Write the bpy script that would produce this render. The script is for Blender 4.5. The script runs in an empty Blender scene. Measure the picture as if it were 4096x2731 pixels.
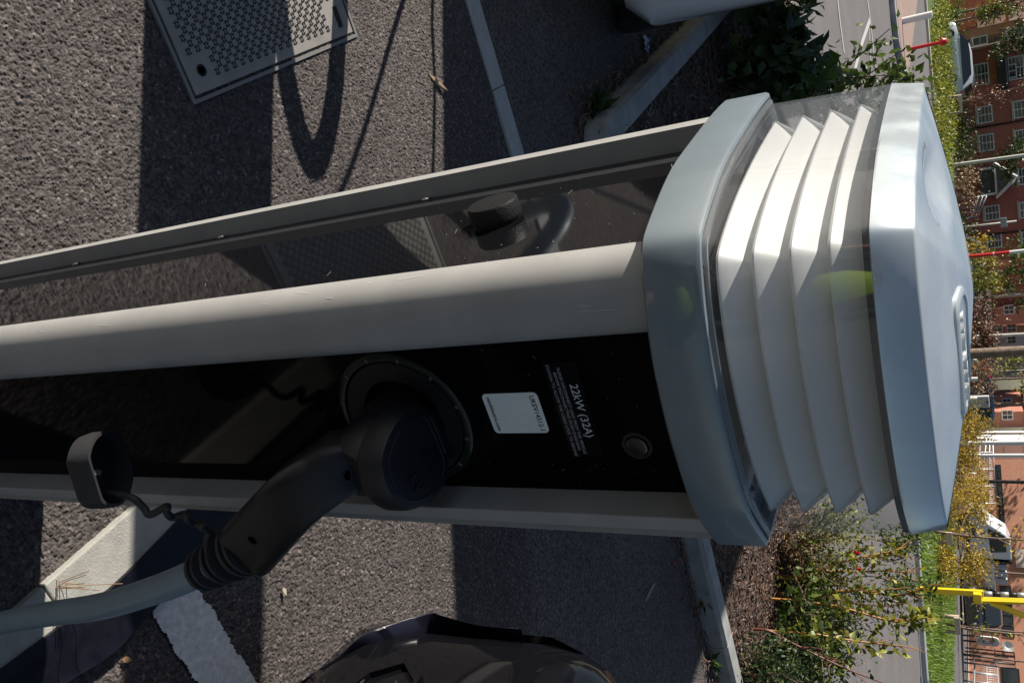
import bpy, bmesh, math, random
import numpy as np
from mathutils import Vector, Matrix
random.seed(7); rng = np.random.default_rng(11)
S = bpy.context.scene; COL = S.collection
# ------------------------------------------------------------------ camera, sky, sun, exposure
EYE = 1.42; F = 3306.0; NAD = (-5678.0, 419.5)
up = np.array([-NAD[0], NAD[1], F]); up /= np.linalg.norm(up)
fw = np.array([0, 0, -1.0]); Yw = fw - (fw @ up) * up; Yw /= np.linalg.norm(Yw)
RM = np.array([np.cross(Yw, up), Yw, up])
cam = bpy.data.cameras.new('camera'); co = bpy.data.objects.new('camera', cam); COL.objects.link(co)
m = Matrix([list(r) + [0] for r in RM] + [[0, 0, 0, 1]]); m.translation = (0, 0, EYE); co.matrix_world = m
cam.sensor_width = 36; cam.lens = F / 4096 * 36; cam.clip_start = 0.02; cam.clip_end = 2000
S.camera = co
SUN_EL = math.radians(31); SH = np.array([-0.993, 0.12])
W = bpy.data.worlds.new('World'); S.world = W; W.use_nodes = True
nt = W.node_tree; sky = nt.nodes.new('ShaderNodeTexSky'); sky.sky_type = 'NISHITA'; sky.sun_disc = False
sky.sun_elevation = SUN_EL; sky.sun_rotation = math.atan2(SH[0], SH[1]); sky.air_density = 1.0; sky.dust_density = 1.0; sky.ozone_density = .8
bg = nt.nodes['Background']; bg.inputs[1].default_value = 0.05; nt.links.new(sky.outputs[0], bg.inputs[0])
sl = bpy.data.lights.new('sun', 'SUN'); sl.energy = 5.0; sl.angle = math.radians(0.55); sl.color = (1.0, 0.93, 0.84)
so = bpy.data.objects.new('sun', sl); COL.objects.link(so); so.location = (-5, 1, 8)
sd = Vector((SH[0] * math.cos(SUN_EL), SH[1] * math.cos(SUN_EL), math.sin(SUN_EL)))
so.rotation_euler = sd.to_track_quat('Z', 'Y').to_euler()
S.view_settings.view_transform = 'Standard'; S.view_settings.look = 'None'; S.view_settings.exposure = 0.62; S.view_settings.gamma = 1
S.render.engine = 'CYCLES'
# ------------------------------------------------------------------ pixel rays of the photograph -> real positions
def ray(tx, ty): return RM @ np.array([(tx - 2048) / F, -(ty - 1365.5) / F, -1.0])
E0 = np.array([0, 0, EYE])
def onz(p, z=0.0):
    d = ray(*p); return E0 + d * ((z - EYE) / d[2])
def ony(p, y):
    d = ray(*p); return E0 + d * (y / d[1])
def onpl(p, q, n):
    d = ray(*p); n = np.array(n, float); return E0 + d * (((np.array(q, float) - E0) @ n) / (d @ n))
# the land: level, then falling gently to the right beyond a hinge line
HP = np.array([8.0, 14.0]); HN = np.array([.944, .328]); SL = .04
def g(x, y): return -SL * max(0.0, (x - HP[0]) * HN[0] + (y - HP[1]) * HN[1])
def gp(p, off=0.0):
    q = onz(p, off)
    if (q[:2] - HP) @ HN > 0:
        d = ray(*p); N = np.array([SL * HN[0], SL * HN[1], 1.0]); c = SL * (HP @ HN) + off
        q = E0 + d * ((c - E0 @ N) / (d @ N))
    return q
def z1(x, y): return (3500 + .4464 * x, .4464 * y)
def z2(x, y): return (3600 + .4464 * x, 600 + .4464 * y)
def z3(x, y): return (3600 + .4464 * x, 1200 + .4464 * y)
def z4(x, y): return (3500 + .5298 * x, 1900 + .5298 * y)
def za(x, y): return (1200 + .6803 * x, 1300 + .6803 * y)       # socket panel
def zb(x, y): return (.7214 * x, 1600 + .7214 * y)              # plug
def zc(x, y): return (2900 + .5085 * x, 2100 + .5085 * y)       # plants right
def zd(x, y): return (2500 + .5102 * x, .5102 * y)              # plants left
# ------------------------------------------------------------------ materials
MATS = {}
def mat(name, col, rough=.6, metal=0, nscale=0, namt=.15, bump=0, bscale=200, coat=0, spec=.5, col2=None, trans=0, sub=0, coatr=.05, detail=5):
    if name in MATS: return MATS[name]
    M = bpy.data.materials.new(name); M.use_nodes = True; t = M.node_tree; B = t.nodes['Principled BSDF']
    B.inputs['Base Color'].default_value = (*col, 1); B.inputs['Roughness'].default_value = rough
    B.inputs['Metallic'].default_value = metal; B.inputs['Specular IOR Level'].default_value = spec
    B.inputs['Coat Weight'].default_value = coat; B.inputs['Coat Roughness'].default_value = coatr
    tc = t.nodes.new('ShaderNodeTexCoord')
    if nscale:
        n = t.nodes.new('ShaderNodeTexNoise'); n.inputs['Scale'].default_value = nscale; n.inputs['Detail'].default_value = detail
        t.links.new(tc.outputs['Object'], n.inputs['Vector'])
        r = t.nodes.new('ShaderNodeMapRange'); r.inputs[1].default_value = .3; r.inputs[2].default_value = .7
        t.links.new(n.outputs['Fac'], r.inputs[0])
        mx = t.nodes.new('ShaderNodeMix'); mx.data_type = 'RGBA'
        c2 = col2 or tuple(c * (1 - namt) for c in col); c1 = col if col2 else tuple(min(1, c * (1 + namt)) for c in col)
        mx.inputs[6].default_value = (*c2, 1); mx.inputs[7].default_value = (*c1, 1)
        t.links.new(r.outputs[0], mx.inputs[0]); t.links.new(mx.outputs[2], B.inputs['Base Color'])
    if bump:
        n2 = t.nodes.new('ShaderNodeTexNoise'); n2.inputs['Scale'].default_value = bscale; n2.inputs['Detail'].default_value = 4
        t.links.new(tc.outputs['Object'], n2.inputs['Vector'])
        b_ = t.nodes.new('ShaderNodeBump'); b_.inputs['Strength'].default_value = bump; b_.inputs['Distance'].default_value = .002
        t.links.new(n2.outputs['Fac'], b_.inputs['Height']); t.links.new(b_.outputs[0], B.inputs['Normal'])
    MATS[name] = M; return M
def leafmat(name, c, tr=.35):
    if name in MATS: return MATS[name]
    M = bpy.data.materials.new(name); M.use_nodes = True; t = M.node_tree; B = t.nodes['Principled BSDF']
    B.inputs['Roughness'].default_value = .45
    at = t.nodes.new('ShaderNodeAttribute'); at.attribute_name = 'tone'
    mx = t.nodes.new('ShaderNodeMix'); mx.data_type = 'RGBA'
    mx.inputs[6].default_value = (*[v * .45 for v in c], 1); mx.inputs[7].default_value = (min(1, c[0] * 1.9), min(1, c[1] * 1.5), c[2] * 1.2, 1)
    t.links.new(at.outputs['Fac'], mx.inputs[0]); t.links.new(mx.outputs[2], B.inputs['Base Color'])
    tl = t.nodes.new('ShaderNodeBsdfTranslucent'); t.links.new(mx.outputs[2], tl.inputs[0])
    ms = t.nodes.new('ShaderNodeMixShader'); ms.inputs[0].default_value = tr
    t.links.new(B.outputs[0], ms.inputs[1]); t.links.new(tl.outputs[0], ms.inputs[2])
    t.links.new(ms.outputs[0], t.nodes['Material Output'].inputs[0]); MATS[name] = M; return M
def clearmat(name, tint=(.965, .975, .975), base=.03, haze=.0):
    M = bpy.data.materials.new(name); M.use_nodes = True; t = M.node_tree
    for n in list(t.nodes):
        if n.type == 'BSDF_PRINCIPLED': t.nodes.remove(n)
    tr = t.nodes.new('ShaderNodeBsdfTransparent'); tr.inputs[0].default_value = (*tint, 1)
    gl = t.nodes.new('ShaderNodeBsdfGlossy'); gl.inputs['Roughness'].default_value = .04
    lw = t.nodes.new('ShaderNodeLayerWeight'); lw.inputs['Blend'].default_value = .5; pw = t.nodes.new('ShaderNodeMath'); pw.operation = 'POWER'; pw.inputs[1].default_value = 4.0
    t.links.new(lw.outputs['Facing'], pw.inputs[0]); fr = t.nodes.new('ShaderNodeMath'); fr.operation = 'MULTIPLY'; fr.inputs[1].default_value = .8; t.links.new(pw.outputs[0], fr.inputs[0])
    df = t.nodes.new('ShaderNodeBsdfDiffuse'); df.inputs[0].default_value = (.75, .78, .8, 1)
    m1 = t.nodes.new('ShaderNodeMixShader'); m1.inputs[0].default_value = haze
    t.links.new(tr.outputs[0], m1.inputs[1]); t.links.new(df.outputs[0], m1.inputs[2])
    mm = t.nodes.new('ShaderNodeMixShader'); ad = t.nodes.new('ShaderNodeMath'); ad.operation = 'ADD'; ad.inputs[1].default_value = base; ad.use_clamp = True
    t.links.new(fr.outputs[0], ad.inputs[0]); t.links.new(ad.outputs[0], mm.inputs[0])
    t.links.new(m1.outputs[0], mm.inputs[1]); t.links.new(gl.outputs[0], mm.inputs[2])
    t.links.new(mm.outputs[0], t.nodes['Material Output'].inputs[0]); MATS[name] = M; return M
def brickmat(name, c1, c2, mortar=(.35, .3, .26), sc=1.0):
    M = bpy.data.materials.new(name); M.use_nodes = True; t = M.node_tree; B = t.nodes['Principled BSDF']; B.inputs['Roughness'].default_value = .85
    tc = t.nodes.new('ShaderNodeTexCoord'); mp = t.nodes.new('ShaderNodeMapping'); mp.inputs['Rotation'].default_value = (math.radians(-90), 0, 0)
    br = t.nodes.new('ShaderNodeTexBrick'); br.inputs['Scale'].default_value = 1.0; br.inputs['Color1'].default_value = (*c1, 1); br.inputs['Color2'].default_value = (*c2, 1)
    br.inputs['Mortar'].default_value = (*mortar, 1); br.inputs['Brick Width'].default_value = .22 * sc; br.inputs['Row Height'].default_value = .075 * sc; br.inputs['Mortar Size'].default_value = .008 * sc
    n = t.nodes.new('ShaderNodeTexNoise'); n.inputs['Scale'].default_value = .6; n.inputs['Detail'].default_value = 6
    mx = t.nodes.new('ShaderNodeMix'); mx.data_type = 'RGBA'; mx.blend_type = 'MULTIPLY'; mx.inputs[0].default_value = .18
    t.links.new(tc.outputs['Object'], mp.inputs[0]); t.links.new(mp.outputs[0], br.inputs['Vector']); t.links.new(tc.outputs['Object'], n.inputs['Vector'])
    t.links.new(br.outputs[0], mx.inputs[6]); t.links.new(n.outputs['Color'], mx.inputs[7]); t.links.new(mx.outputs[2], B.inputs['Base Color'])
    MATS[name] = M; return M
def asphalt(name, c1, c2, scale=90, bump=.8, patch=(.8, 1.15), attr=False):
    M = bpy.data.materials.new(name); M.use_nodes = True; t = M.node_tree; B = t.nodes['Principled BSDF']; B.inputs['Roughness'].default_value = .8; B.inputs['Specular IOR Level'].default_value = .35
    tc = t.nodes.new('ShaderNodeTexCoord')
    v = t.nodes.new('ShaderNodeTexVoronoi'); v.inputs['Scale'].default_value = scale; t.links.new(tc.outputs['Object'], v.inputs['Vector'])
    n = t.nodes.new('ShaderNodeTexNoise'); n.inputs['Scale'].default_value = 1.3; n.inputs['Detail'].default_value = 7; t.links.new(tc.outputs['Object'], n.inputs['Vector'])
    mx = t.nodes.new('ShaderNodeMix'); mx.data_type = 'RGBA'; mx.inputs[6].default_value = (*c1, 1); mx.inputs[7].default_value = (*c2, 1)
    sp = t.nodes.new('ShaderNodeSeparateColor'); t.links.new(v.outputs['Color'], sp.inputs[0]); t.links.new(sp.outputs[0], mx.inputs[0])
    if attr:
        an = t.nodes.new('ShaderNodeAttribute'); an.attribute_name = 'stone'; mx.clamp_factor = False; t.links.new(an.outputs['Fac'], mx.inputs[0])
    r = t.nodes.new('ShaderNodeMapRange'); r.inputs[1].default_value = .3; r.inputs[2].default_value = .7; r.inputs[3].default_value = patch[0]; r.inputs[4].default_value = patch[1]
    t.links.new(n.outputs['Fac'], r.inputs[0]); sc = t.nodes.new('ShaderNodeVectorMath'); sc.operation = 'SCALE'
    t.links.new(mx.outputs[2], sc.inputs[0]); t.links.new(r.outputs[0], sc.inputs['Scale']); t.links.new(sc.outputs[0], B.inputs['Base Color'])
    if bump:
        b_ = t.nodes.new('ShaderNodeBump'); b_.inputs['Strength'].default_value = bump; b_.inputs['Distance'].default_value = .004; b_.invert = True
        t.links.new(v.outputs['Distance'], b_.inputs['Height']); t.links.new(b_.outputs[0], B.inputs['Normal'])
    MATS[name] = M; return M
# ------------------------------------------------------------------ mesh helpers
class MB:
    def __init__(s): s.v = []; s.f = []; s.sm = []
    def add(s, vs, fs, smooth=False):
        o = len(s.v); s.v += [tuple(map(float, p)) for p in vs]; s.f += [tuple(i + o for i in f) for f in fs]; s.sm += [smooth] * len(fs); return s
    def hexa(s, P, smooth=False): return s.add(P, [(0, 3, 2, 1), (4, 5, 6, 7), (0, 1, 5, 4), (1, 2, 6, 5), (2, 3, 7, 6), (3, 0, 4, 7)], smooth)
    def box(s, c, d, ax=None):
        c = np.array(c, float); A = np.eye(3) if ax is None else np.array([a_ / np.linalg.norm(a_) for a_ in map(np.array, ax)])
        P = [c + sum(A[i] * d[i] / 2 * q[i] for i in range(3)) for q in [(-1, -1, -1), (1, -1, -1), (1, 1, -1), (-1, 1, -1), (-1, -1, 1), (1, -1, 1), (1, 1, 1), (-1, 1, 1)]]
        return s.hexa(P)
    def prism(s, poly, z0, z1_, smooth=False):
        n = len(poly); V = [(p[0], p[1], z0) for p in poly] + [(p[0], p[1], z1_) for p in poly]
        s.add(V, [(i, (i + 1) % n, n + (i + 1) % n, n + i) for i in range(n)], smooth)
        return s.add(V, [tuple(range(n))[::-1], tuple(range(n, 2 * n))])
    def loft(s, rings, closed=True, cap0=False, cap1=False, smooth=True):
        n = len(rings[0]); V = [p for r in rings for p in r]; Fs = []
        for k in range(len(rings) - 1):
            for i in range(n if closed else n - 1):
                j = (i + 1) % n; Fs.append((k * n + i, k * n + j, (k + 1) * n + j, (k + 1) * n + i))
        o = len(s.v); s.add(V, Fs, smooth)
        if cap0: s.f.append(tuple(o + i for i in range(n))[::-1]); s.sm.append(False)
        if cap1: s.f.append(tuple(o + (len(rings) - 1) * n + i for i in range(n))); s.sm.append(False)
        return s
    def tube(s, pts, r, n=8, caps=True, smooth=True):
        pts = [np.array(p, float) for p in pts]; R_ = r if isinstance(r, (list, tuple, np.ndarray)) else [r] * len(pts); rings = []; u = None
        for i, p in enumerate(pts):
            t = pts[min(i + 1, len(pts) - 1)] - pts[max(i - 1, 0)]; t = t / (np.linalg.norm(t) + 1e-9)
            if u is None: u = np.cross(t, [0, 0, 1.0] if abs(t[2]) < .9 else [1.0, 0, 0])
            u = u - (u @ t) * t; u /= np.linalg.norm(u); w = np.cross(t, u)
            rings.append([p + R_[i] * (math.cos(a_) * u + math.sin(a_) * w) for a_ in np.linspace(0, 2 * math.pi, n, endpoint=False)])
        return s.loft(rings, True, caps, caps, smooth)
    def lathe(s, c, axis, prof, n=32, smooth=True, cap=True):
        axis = np.array(axis, float); axis /= np.linalg.norm(axis); u = np.cross(axis, [0, 0, 1.0] if abs(axis[2]) < .9 else [1.0, 0, 0]); u /= np.linalg.norm(u); w = np.cross(axis, u); c = np.array(c, float)
        rings = [[c + axis * h + r * (math.cos(a_) * u + math.sin(a_) * w) for a_ in np.linspace(0, 2 * math.pi, n, endpoint=False)] for h, r in prof]
        return s.loft(rings, True, cap, cap, smooth)
def sp(pts, n=8):
    pts = [np.array(p, float) for p in pts]; P = [2 * pts[0] - pts[1]] + pts + [2 * pts[-1] - pts[-2]]; out = []
    for i in range(1, len(P) - 2):
        for t in np.linspace(0, 1, n, endpoint=False):
            a0, a1, a2, a3 = P[i - 1], P[i], P[i + 1], P[i + 2]
            out.append(.5 * (2 * a1 + (a2 - a0) * t + (2 * a0 - 5 * a1 + 4 * a2 - a3) * t * t + (3 * a1 - a0 - 3 * a2 + a3) * t ** 3))
    out.append(pts[-1]); return out
def tag(o, label=None, cat=None, group=None, kind=None):
    if label: o['label'] = label
    if cat: o['category'] = cat
    if group: o['group'] = group
    if kind: o['kind'] = kind
    return o
BASE = {}
def root(name, loc, label, cat, group=None):
    o = bpy.data.objects.new(name, None); COL.objects.link(o); o.location = loc; o.empty_display_size = .1
    BASE[o.name] = np.array(loc, float); return tag(o, label, cat, group)
def rbase(p):
    while p is not None and p.name not in BASE: p = p.parent
    return BASE[p.name] if p is not None else np.zeros(3)
def build(name, mb, material, parent=None, bev=0, recenter=True, label=None, sharp=.66):
    v = np.array(mb.v, float); me = bpy.data.meshes.new(name)
    if parent is None:
        b0 = np.array([v[:, 0].mean(), v[:, 1].mean(), v[:, 2].min()]) if recenter else np.zeros(3)
    else: b0 = rbase(parent)
    me.from_pydata((v - b0).tolist(), [], mb.f); me.polygons.foreach_set('use_smooth', mb.sm)
    bm = bmesh.new(); bm.from_mesh(me)
    if not getattr(mb, 'noweld', False): bmesh.ops.remove_doubles(bm, verts=bm.verts, dist=1e-5)
    bmesh.ops.recalc_face_normals(bm, faces=bm.faces)
    for e in bm.edges:
        if len(e.link_faces) == 2 and e.calc_face_angle(0) > sharp: e.smooth = False
    bm.to_mesh(me); bm.free()
    me.update(); o = bpy.data.objects.new(name, me); COL.objects.link(o)
    if material: me.materials.append(material)
    if parent is None: o.location = b0
    else: o.parent = parent
    if bev:
        md = o.modifiers.new('b', 'BEVEL'); md.width = bev; md.segments = 2; md.limit_method = 'ANGLE'; md.angle_limit = math.radians(40); md.harden_normals = False
    if label: o['label'] = label
    return o
def fast(name, v, f, material, parent=None, tone=None, base=None, smooth=False):
    """numpy mesh: v (N,3), f (M,k)"""
    me = bpy.data.meshes.new(name); b0 = rbase(parent) if parent is not None else (np.array(base) if base is not None else np.array([v[:, 0].mean(), v[:, 1].mean(), v[:, 2].min()]))
    v = v - b0; k = f.shape[1]; me.vertices.add(len(v)); me.vertices.foreach_set('co', v.astype(np.float32).ravel())
    me.loops.add(f.size); me.loops.foreach_set('vertex_index', f.astype(np.int32).ravel()); me.polygons.add(len(f))
    me.polygons.foreach_set('loop_start', np.arange(0, f.size, k, dtype=np.int32)); me.polygons.foreach_set('loop_total', np.full(len(f), k, np.int32))
    if smooth: me.polygons.foreach_set('use_smooth', np.ones(len(f), bool))
    me.update(); me.validate()
    if tone is not None:
        at = me.attributes.new('tone', 'FLOAT', 'FACE'); at.data.foreach_set('value', np.repeat(tone, len(f) // len(tone)).astype(np.float32))
    me.materials.append(material); o = bpy.data.objects.new(name, me); COL.objects.link(o)
    if parent is not None: o.parent = parent
    else: o.location = b0
    return o
def leaves(name, C, size, material, parent=None, flat=.0, asp=.45, tonec=None, base=None, dirs=None):
    """one pointed leaf (4 tris-quads) at each point of C"""
    n = len(C); d = rng.normal(size=(n, 3)) if dirs is None else dirs + rng.normal(size=(n, 3)) * .6
    d[:, 2] -= .1; d /= np.linalg.norm(d, axis=1)[:, None]
    u = rng.normal(size=(n, 3)); u[:, 2] *= (1 - flat); u = np.cross(d, u); u /= np.linalg.norm(u, axis=1)[:, None]; w = np.cross(d, u)
    s = (size * rng.uniform(.6, 1.3, n))[:, None]
    P = np.stack([C, C + s * (.35 * d + asp * .5 * u), C + s * (1.0 * d - .12 * w), C + s * (.35 * d - asp * .5 * u), C + s * .45 * d + s * .08 * w], 1)
    v = P.reshape(-1, 3); b = np.arange(n)[:, None] * 5
    f = np.stack([b + [0, 1, 4], b + [1, 2, 4], b + [2, 3, 4], b + [3, 0, 4]], 1).reshape(-1, 3)
    tone = rng.uniform(0, 1, n) ** 1.5 if tonec is None else np.clip(tonec + rng.normal(size=n) * .18, 0, 1)
    return fast(name, v, f, material, parent, tone=tone, base=base)
def text(name, s, size, origin, ax, uy, nrm, material, parent, align='LEFT', ext=.0003, width=None):
    c = bpy.data.curves.new(name, 'FONT'); c.body = s; c.size = size; c.align_x = align; c.extrude = ext; c.resolution_u = 3
    t = bpy.data.objects.new(name + '_c', c); COL.objects.link(t); dg = bpy.context.evaluated_depsgraph_get(); me = bpy.data.meshes.new_from_object(t.evaluated_get(dg))
    bpy.data.objects.remove(t); n = len(me.vertices); v = np.zeros(n * 3); me.vertices.foreach_get('co', v); v = v.reshape(-1, 3)
    if width: v[:, 0] *= width / max(1e-6, v[:, 0].max() - v[:, 0].min())
    ax, uy, nrm = [np.array(q, float) for q in (ax, uy, nrm)]; b0 = rbase(parent)
    wv = np.array(origin) + v[:, :1] * ax + v[:, 1:2] * uy + v[:, 2:] * nrm - b0
    me.vertices.foreach_set('co', wv.ravel()); me.update(); me.materials.clear(); me.materials.append(material); me.name = name
    o = bpy.data.objects.new(name, me); COL.objects.link(o); o.parent = parent; return o
def copy_tree(o, parent=None, skip=()):
    c = o.copy(); COL.objects.link(c)
    if parent is not None: c.parent = parent
    for ch in list(o.children):
        if ch.name.split('.')[0] not in skip: copy_tree(ch, c, skip)
    return c
# ------------------------------------------------------------------ common materials
alu = mat('satin_aluminium', (.37, .365, .35), .42, .1, nscale=22, namt=.07, bump=.05, bscale=900, spec=.5)
alum2 = mat('collar_grey_plastic', (.17, .205, .225), .30, 0, nscale=18, namt=.09, spec=.5, coat=.5)
gloss = mat('gloss_black_panel', (.004, .004, .005), .06, 0, spec=.04)
matblack = mat('matt_black_plastic', (.010, .010, .012), .30, 0, spec=.4, bump=.25, bscale=1400)
rubber = mat('dark_grey_rubber', (.026, .026, .028), .5, bump=.1, bscale=600)
steel = mat('polished_steel', (.7, .69, .67), .15, 1)
white = mat('white_louvre_plastic', (.91, .905, .885), .30, nscale=14, namt=.03, spec=.5, coat=.2)
capm = mat('silver_lamp_lid', (.53, .585, .61), .25, .30, nscale=11, namt=.11, bump=.02, bscale=60, coat=1, coatr=.03)
_t = white.node_tree; _B = _t.nodes['Principled BSDF']; _tl = _t.nodes.new('ShaderNodeBsdfTranslucent'); _tl.inputs[0].default_value = (.9, .91, .93, 1); _ms = _t.nodes.new('ShaderNodeMixShader'); _ms.inputs[0].default_value = .32
_t.links.new(_B.outputs[0], _ms.inputs[1]); _t.links.new(_tl.outputs[0], _ms.inputs[2]); _t.links.new(_ms.outputs[0], _t.nodes['Material Output'].inputs[0])
clear = clearmat('clear_polycarbonate', base=.09, haze=.05)
clear2 = clearmat('clear_rim', tint=(.8, .84, .85), base=.06, haze=.12)
whiteprint = mat('white_print', (.62, .64, .66), .5)
ledm = mat('dark_green_ring', (.008, .013, .012), .22, spec=.3)
darkin = mat('dark_interior', (.004, .004, .005), .6)
conc = mat('pale_concrete', (.34, .335, .30), .85, nscale=30, namt=.14, bump=.6, bscale=260)
kerbm = mat('kerb_concrete', (.30, .31, .30), .85, nscale=12, namt=.18, bump=.6, bscale=200)
paint = mat('worn_white_paint', (.80, .79, .78), .7, nscale=70, col2=(.52, .51, .50), bump=1, bscale=260)
linep = mat('road_line_paint', (.55, .54, .50), .7, nscale=40, namt=.15)
# ------------------------------------------------------------------ the ground
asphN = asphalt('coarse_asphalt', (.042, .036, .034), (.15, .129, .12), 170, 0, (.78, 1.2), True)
asphB = asphalt('car_park_tarmac', (.030, .027, .026), (.135, .118, .108), 125, 1.3, (.72, 1.3))
asphR = asphalt('road_asphalt', (.15, .14, .138), (.20, .188, .182), 60, .15, (.9, 1.08))
def land(name, poly, off, material, sub=None):
    bm = bmesh.new(); bm.faces.new([bm.verts.new((p[0], p[1], 0)) for p in poly])
    bmesh.ops.bisect_plane(bm, geom=bm.verts[:] + bm.edges[:] + bm.faces[:], plane_co=(HP[0], HP[1], 0), plane_no=(HN[0], HN[1], 0))
    bmesh.ops.triangulate(bm, faces=bm.faces[:])
    for v in bm.verts: v.co.z = g(v.co.x, v.co.y) + off
    bmesh.ops.recalc_face_normals(bm, faces=bm.faces)
    if sum(f.normal.z for f in bm.faces) < 0: bmesh.ops.reverse_faces(bm, faces=bm.faces)
    me = bpy.data.meshes.new(name); bm.to_mesh(me); bm.free(); me.materials.append(material)
    o = bpy.data.objects.new(name, me); COL.objects.link(o); o['kind'] = 'structure'; return o
land('ground', [(-400, -60), (400, -60), (400, 900), (-400, 900)], 0, asphB)
# coarse stone mastic near the camera: real stones
def cellfield(X, Y, cell, seed):
    r = np.random.default_rng(seed); n = 1024; jx = r.random((n, n)); jy = r.random((n, n)); hh = r.random((n, n))
    gx = np.floor(X / cell).astype(int); gy = np.floor(Y / cell).astype(int); best = np.full(X.shape, 9.0); sec = np.full(X.shape, 9.0); H = np.zeros(X.shape)
    for dx in (-1, 0, 1):
        for dy in (-1, 0, 1):
            cx, cy = gx + dx, gy + dy; px = (cx + .15 + .7 * jx[cx % n, cy % n]) * cell; py = (cy + .15 + .7 * jy[cx % n, cy % n]) * cell
            d = np.hypot(X - px, Y - py) / cell; w = d < best; sec = np.where(w, best, np.minimum(sec, d)); H = np.where(w, hh[cx % n, cy % n], H); best = np.where(w, d, best)
    return best, sec, H
def stones(name, x0, x1, y0, y1, step, amp, material, z=.006):
    xs = np.arange(x0, x1, step); ys = np.arange(y0, y1, step); X, Y = np.meshgrid(xs, ys)
    Xw = X + .0018 * np.sin(Y * 811 + X * 397); Yw_ = Y + .0018 * np.sin(X * 743 - Y * 431)
    b1, s1, h1 = cellfield(Xw, Yw_, .0057, 3); b2, s2, h2 = cellfield(Xw + 5, Yw_ + 3, .0046, 5)
    d1 = np.clip((s1 - b1) * 1.9, 0, 1); hgt = d1 ** .75 * (.30 + .70 * h1) + .25 * np.clip((s2 - b2) * 2, 0, 1) * h2
    lf = np.sin(X * 61 + 3 * np.sin(Y * 47)) * np.sin(Y * 53 + 2 * np.sin(X * 71)); low = (h1 < .17 + .10 * lf); hgt = np.where(low, hgt * .15, hgt)
    Z = z + amp * (hgt - .55) + .0015 * np.sin(X * 5.1) * np.sin(Y * 4.3)
    edge = np.minimum.reduce([X - x0, x1 - X, Y - y0, y1 - Y]); Z = np.where(edge < .02, .001, Z)
    n, mth = X.shape; v = np.stack([X, Y, Z], -1).reshape(-1, 3); i = np.arange(n - 1)[:, None] * mth + np.arange(mth - 1)[None]; f = np.stack([i, i + 1, i + 1 + mth, i + mth], -1).reshape(-1, 4)
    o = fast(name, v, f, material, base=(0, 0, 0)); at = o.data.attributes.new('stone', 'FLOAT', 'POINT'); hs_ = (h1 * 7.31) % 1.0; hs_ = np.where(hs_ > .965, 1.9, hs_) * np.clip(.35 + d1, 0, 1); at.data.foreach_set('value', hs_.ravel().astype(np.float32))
    o['kind'] = 'structure'; return o
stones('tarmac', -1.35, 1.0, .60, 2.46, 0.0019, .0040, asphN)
# bits of the bay layout: axis a runs away to the left, axis b away to the right
A2 = np.array([-.469, .883]); B2 = np.array([.883, .469]); A3 = np.array([*A2, 0]); B3 = np.array([*B2, 0]); ZU = np.array([0, 0, 1.])
def P3(p, z=0): return np.array([p[0], p[1], z])
def ragpoly(p0, p1, wv, n=700, rag=.0042, z=.010):
    """painted line with a ragged outline following the stones"""
    p0 = np.array(p0); p1 = np.array(p1); wv = np.array(wv); mb = MB(); L = []; R_ = []; w1 = w2 = 0
    u = wv / np.linalg.norm(wv)
    for i in range(n + 1):
        t = i / n; c = p0 + (p1 - p0) * t; w1 = .5 * w1 + random.gauss(0, .55); w2 = .5 * w2 + random.gauss(0, .55); lf = math.sin(t * 61) * .4 + math.sin(t * 143 + 1) * .35
        L.append(c + u * rag * (.6 * w1 + lf)); R_.append(c + wv + u * rag * (.6 * w2 - lf * .8))
    mb.add([P3(q, z) for q in L] + [P3(q, z) for q in R_], [(i, i + 1, n + 2 + i, n + 1 + i) for i in range(n)]); return mb
mk = ragpoly(np.array([.455, .990]), np.array([.455, .990]) + B2 * 1.6, A2 * .104)
o = build('painted_line', mk, paint); tag(o, 'worn white painted bay line with ragged edges beside the black car', 'road marking')
# white concrete edging, its joint, and the strip on the left side
mb = MB(); e0 = np.array([.427, .725]) - A2 * .5
def edging(mb, p, q, w, nn, h=.03):
    p = np.array(p, float); q = np.array(q, float); nn = np.array(nn) * w; L = np.linalg.norm(q - p); k = max(1, int(round(L / .9)))
    for i in range(k):
        s = p + (q - p) * (i / k + .0015 / L); e = p + (q - p) * ((i + 1) / k - .0015 / L)
        mb.hexa([P3(s, -.05), P3(e, -.05), P3(e + nn, -.05), P3(s + nn, -.05), P3(s, h), P3(e, h), P3(e + nn, h), P3(s + nn, h)])
edging(mb, np.array([.351, .789]) - A2 * .9, np.array([.351, .789]), .096, B2, .022); edging(mb, np.array([.351, .789]), np.array([.351, .789]) + A2 * .9, .096, B2, .022)
edging(mb, np.array([.351, .789]) + A2 * .9, np.array([.351, .789]) + A2 * 1.8, .096, B2, .022)
o = build('concrete_edging', mb, conc, bev=.003); tag(o, 'whitish concrete edging running under the grey charging cable', 'edging')
mb = MB(); p = gp((1853, 0))[:2]; q = gp((2017, 550))[:2]; dr = (q - p) / np.linalg.norm(q - p); nn = np.array([-dr[1], dr[0]])
edging(mb, p - dr * 2.3, p + dr * .30, .088, nn, .012); edging(mb, p + dr * .30, q + dr * 1.5, .088, nn, .012)
lc = mat('grey_concrete_edging', (.36, .37, .36), .8, nscale=25, namt=.10, bump=.4, bscale=220)
o = build('concrete_edging', mb, lc, bev=.003); tag(o, 'straight grey concrete edging flush with the tarmac left of the charger', 'edging')
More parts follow.
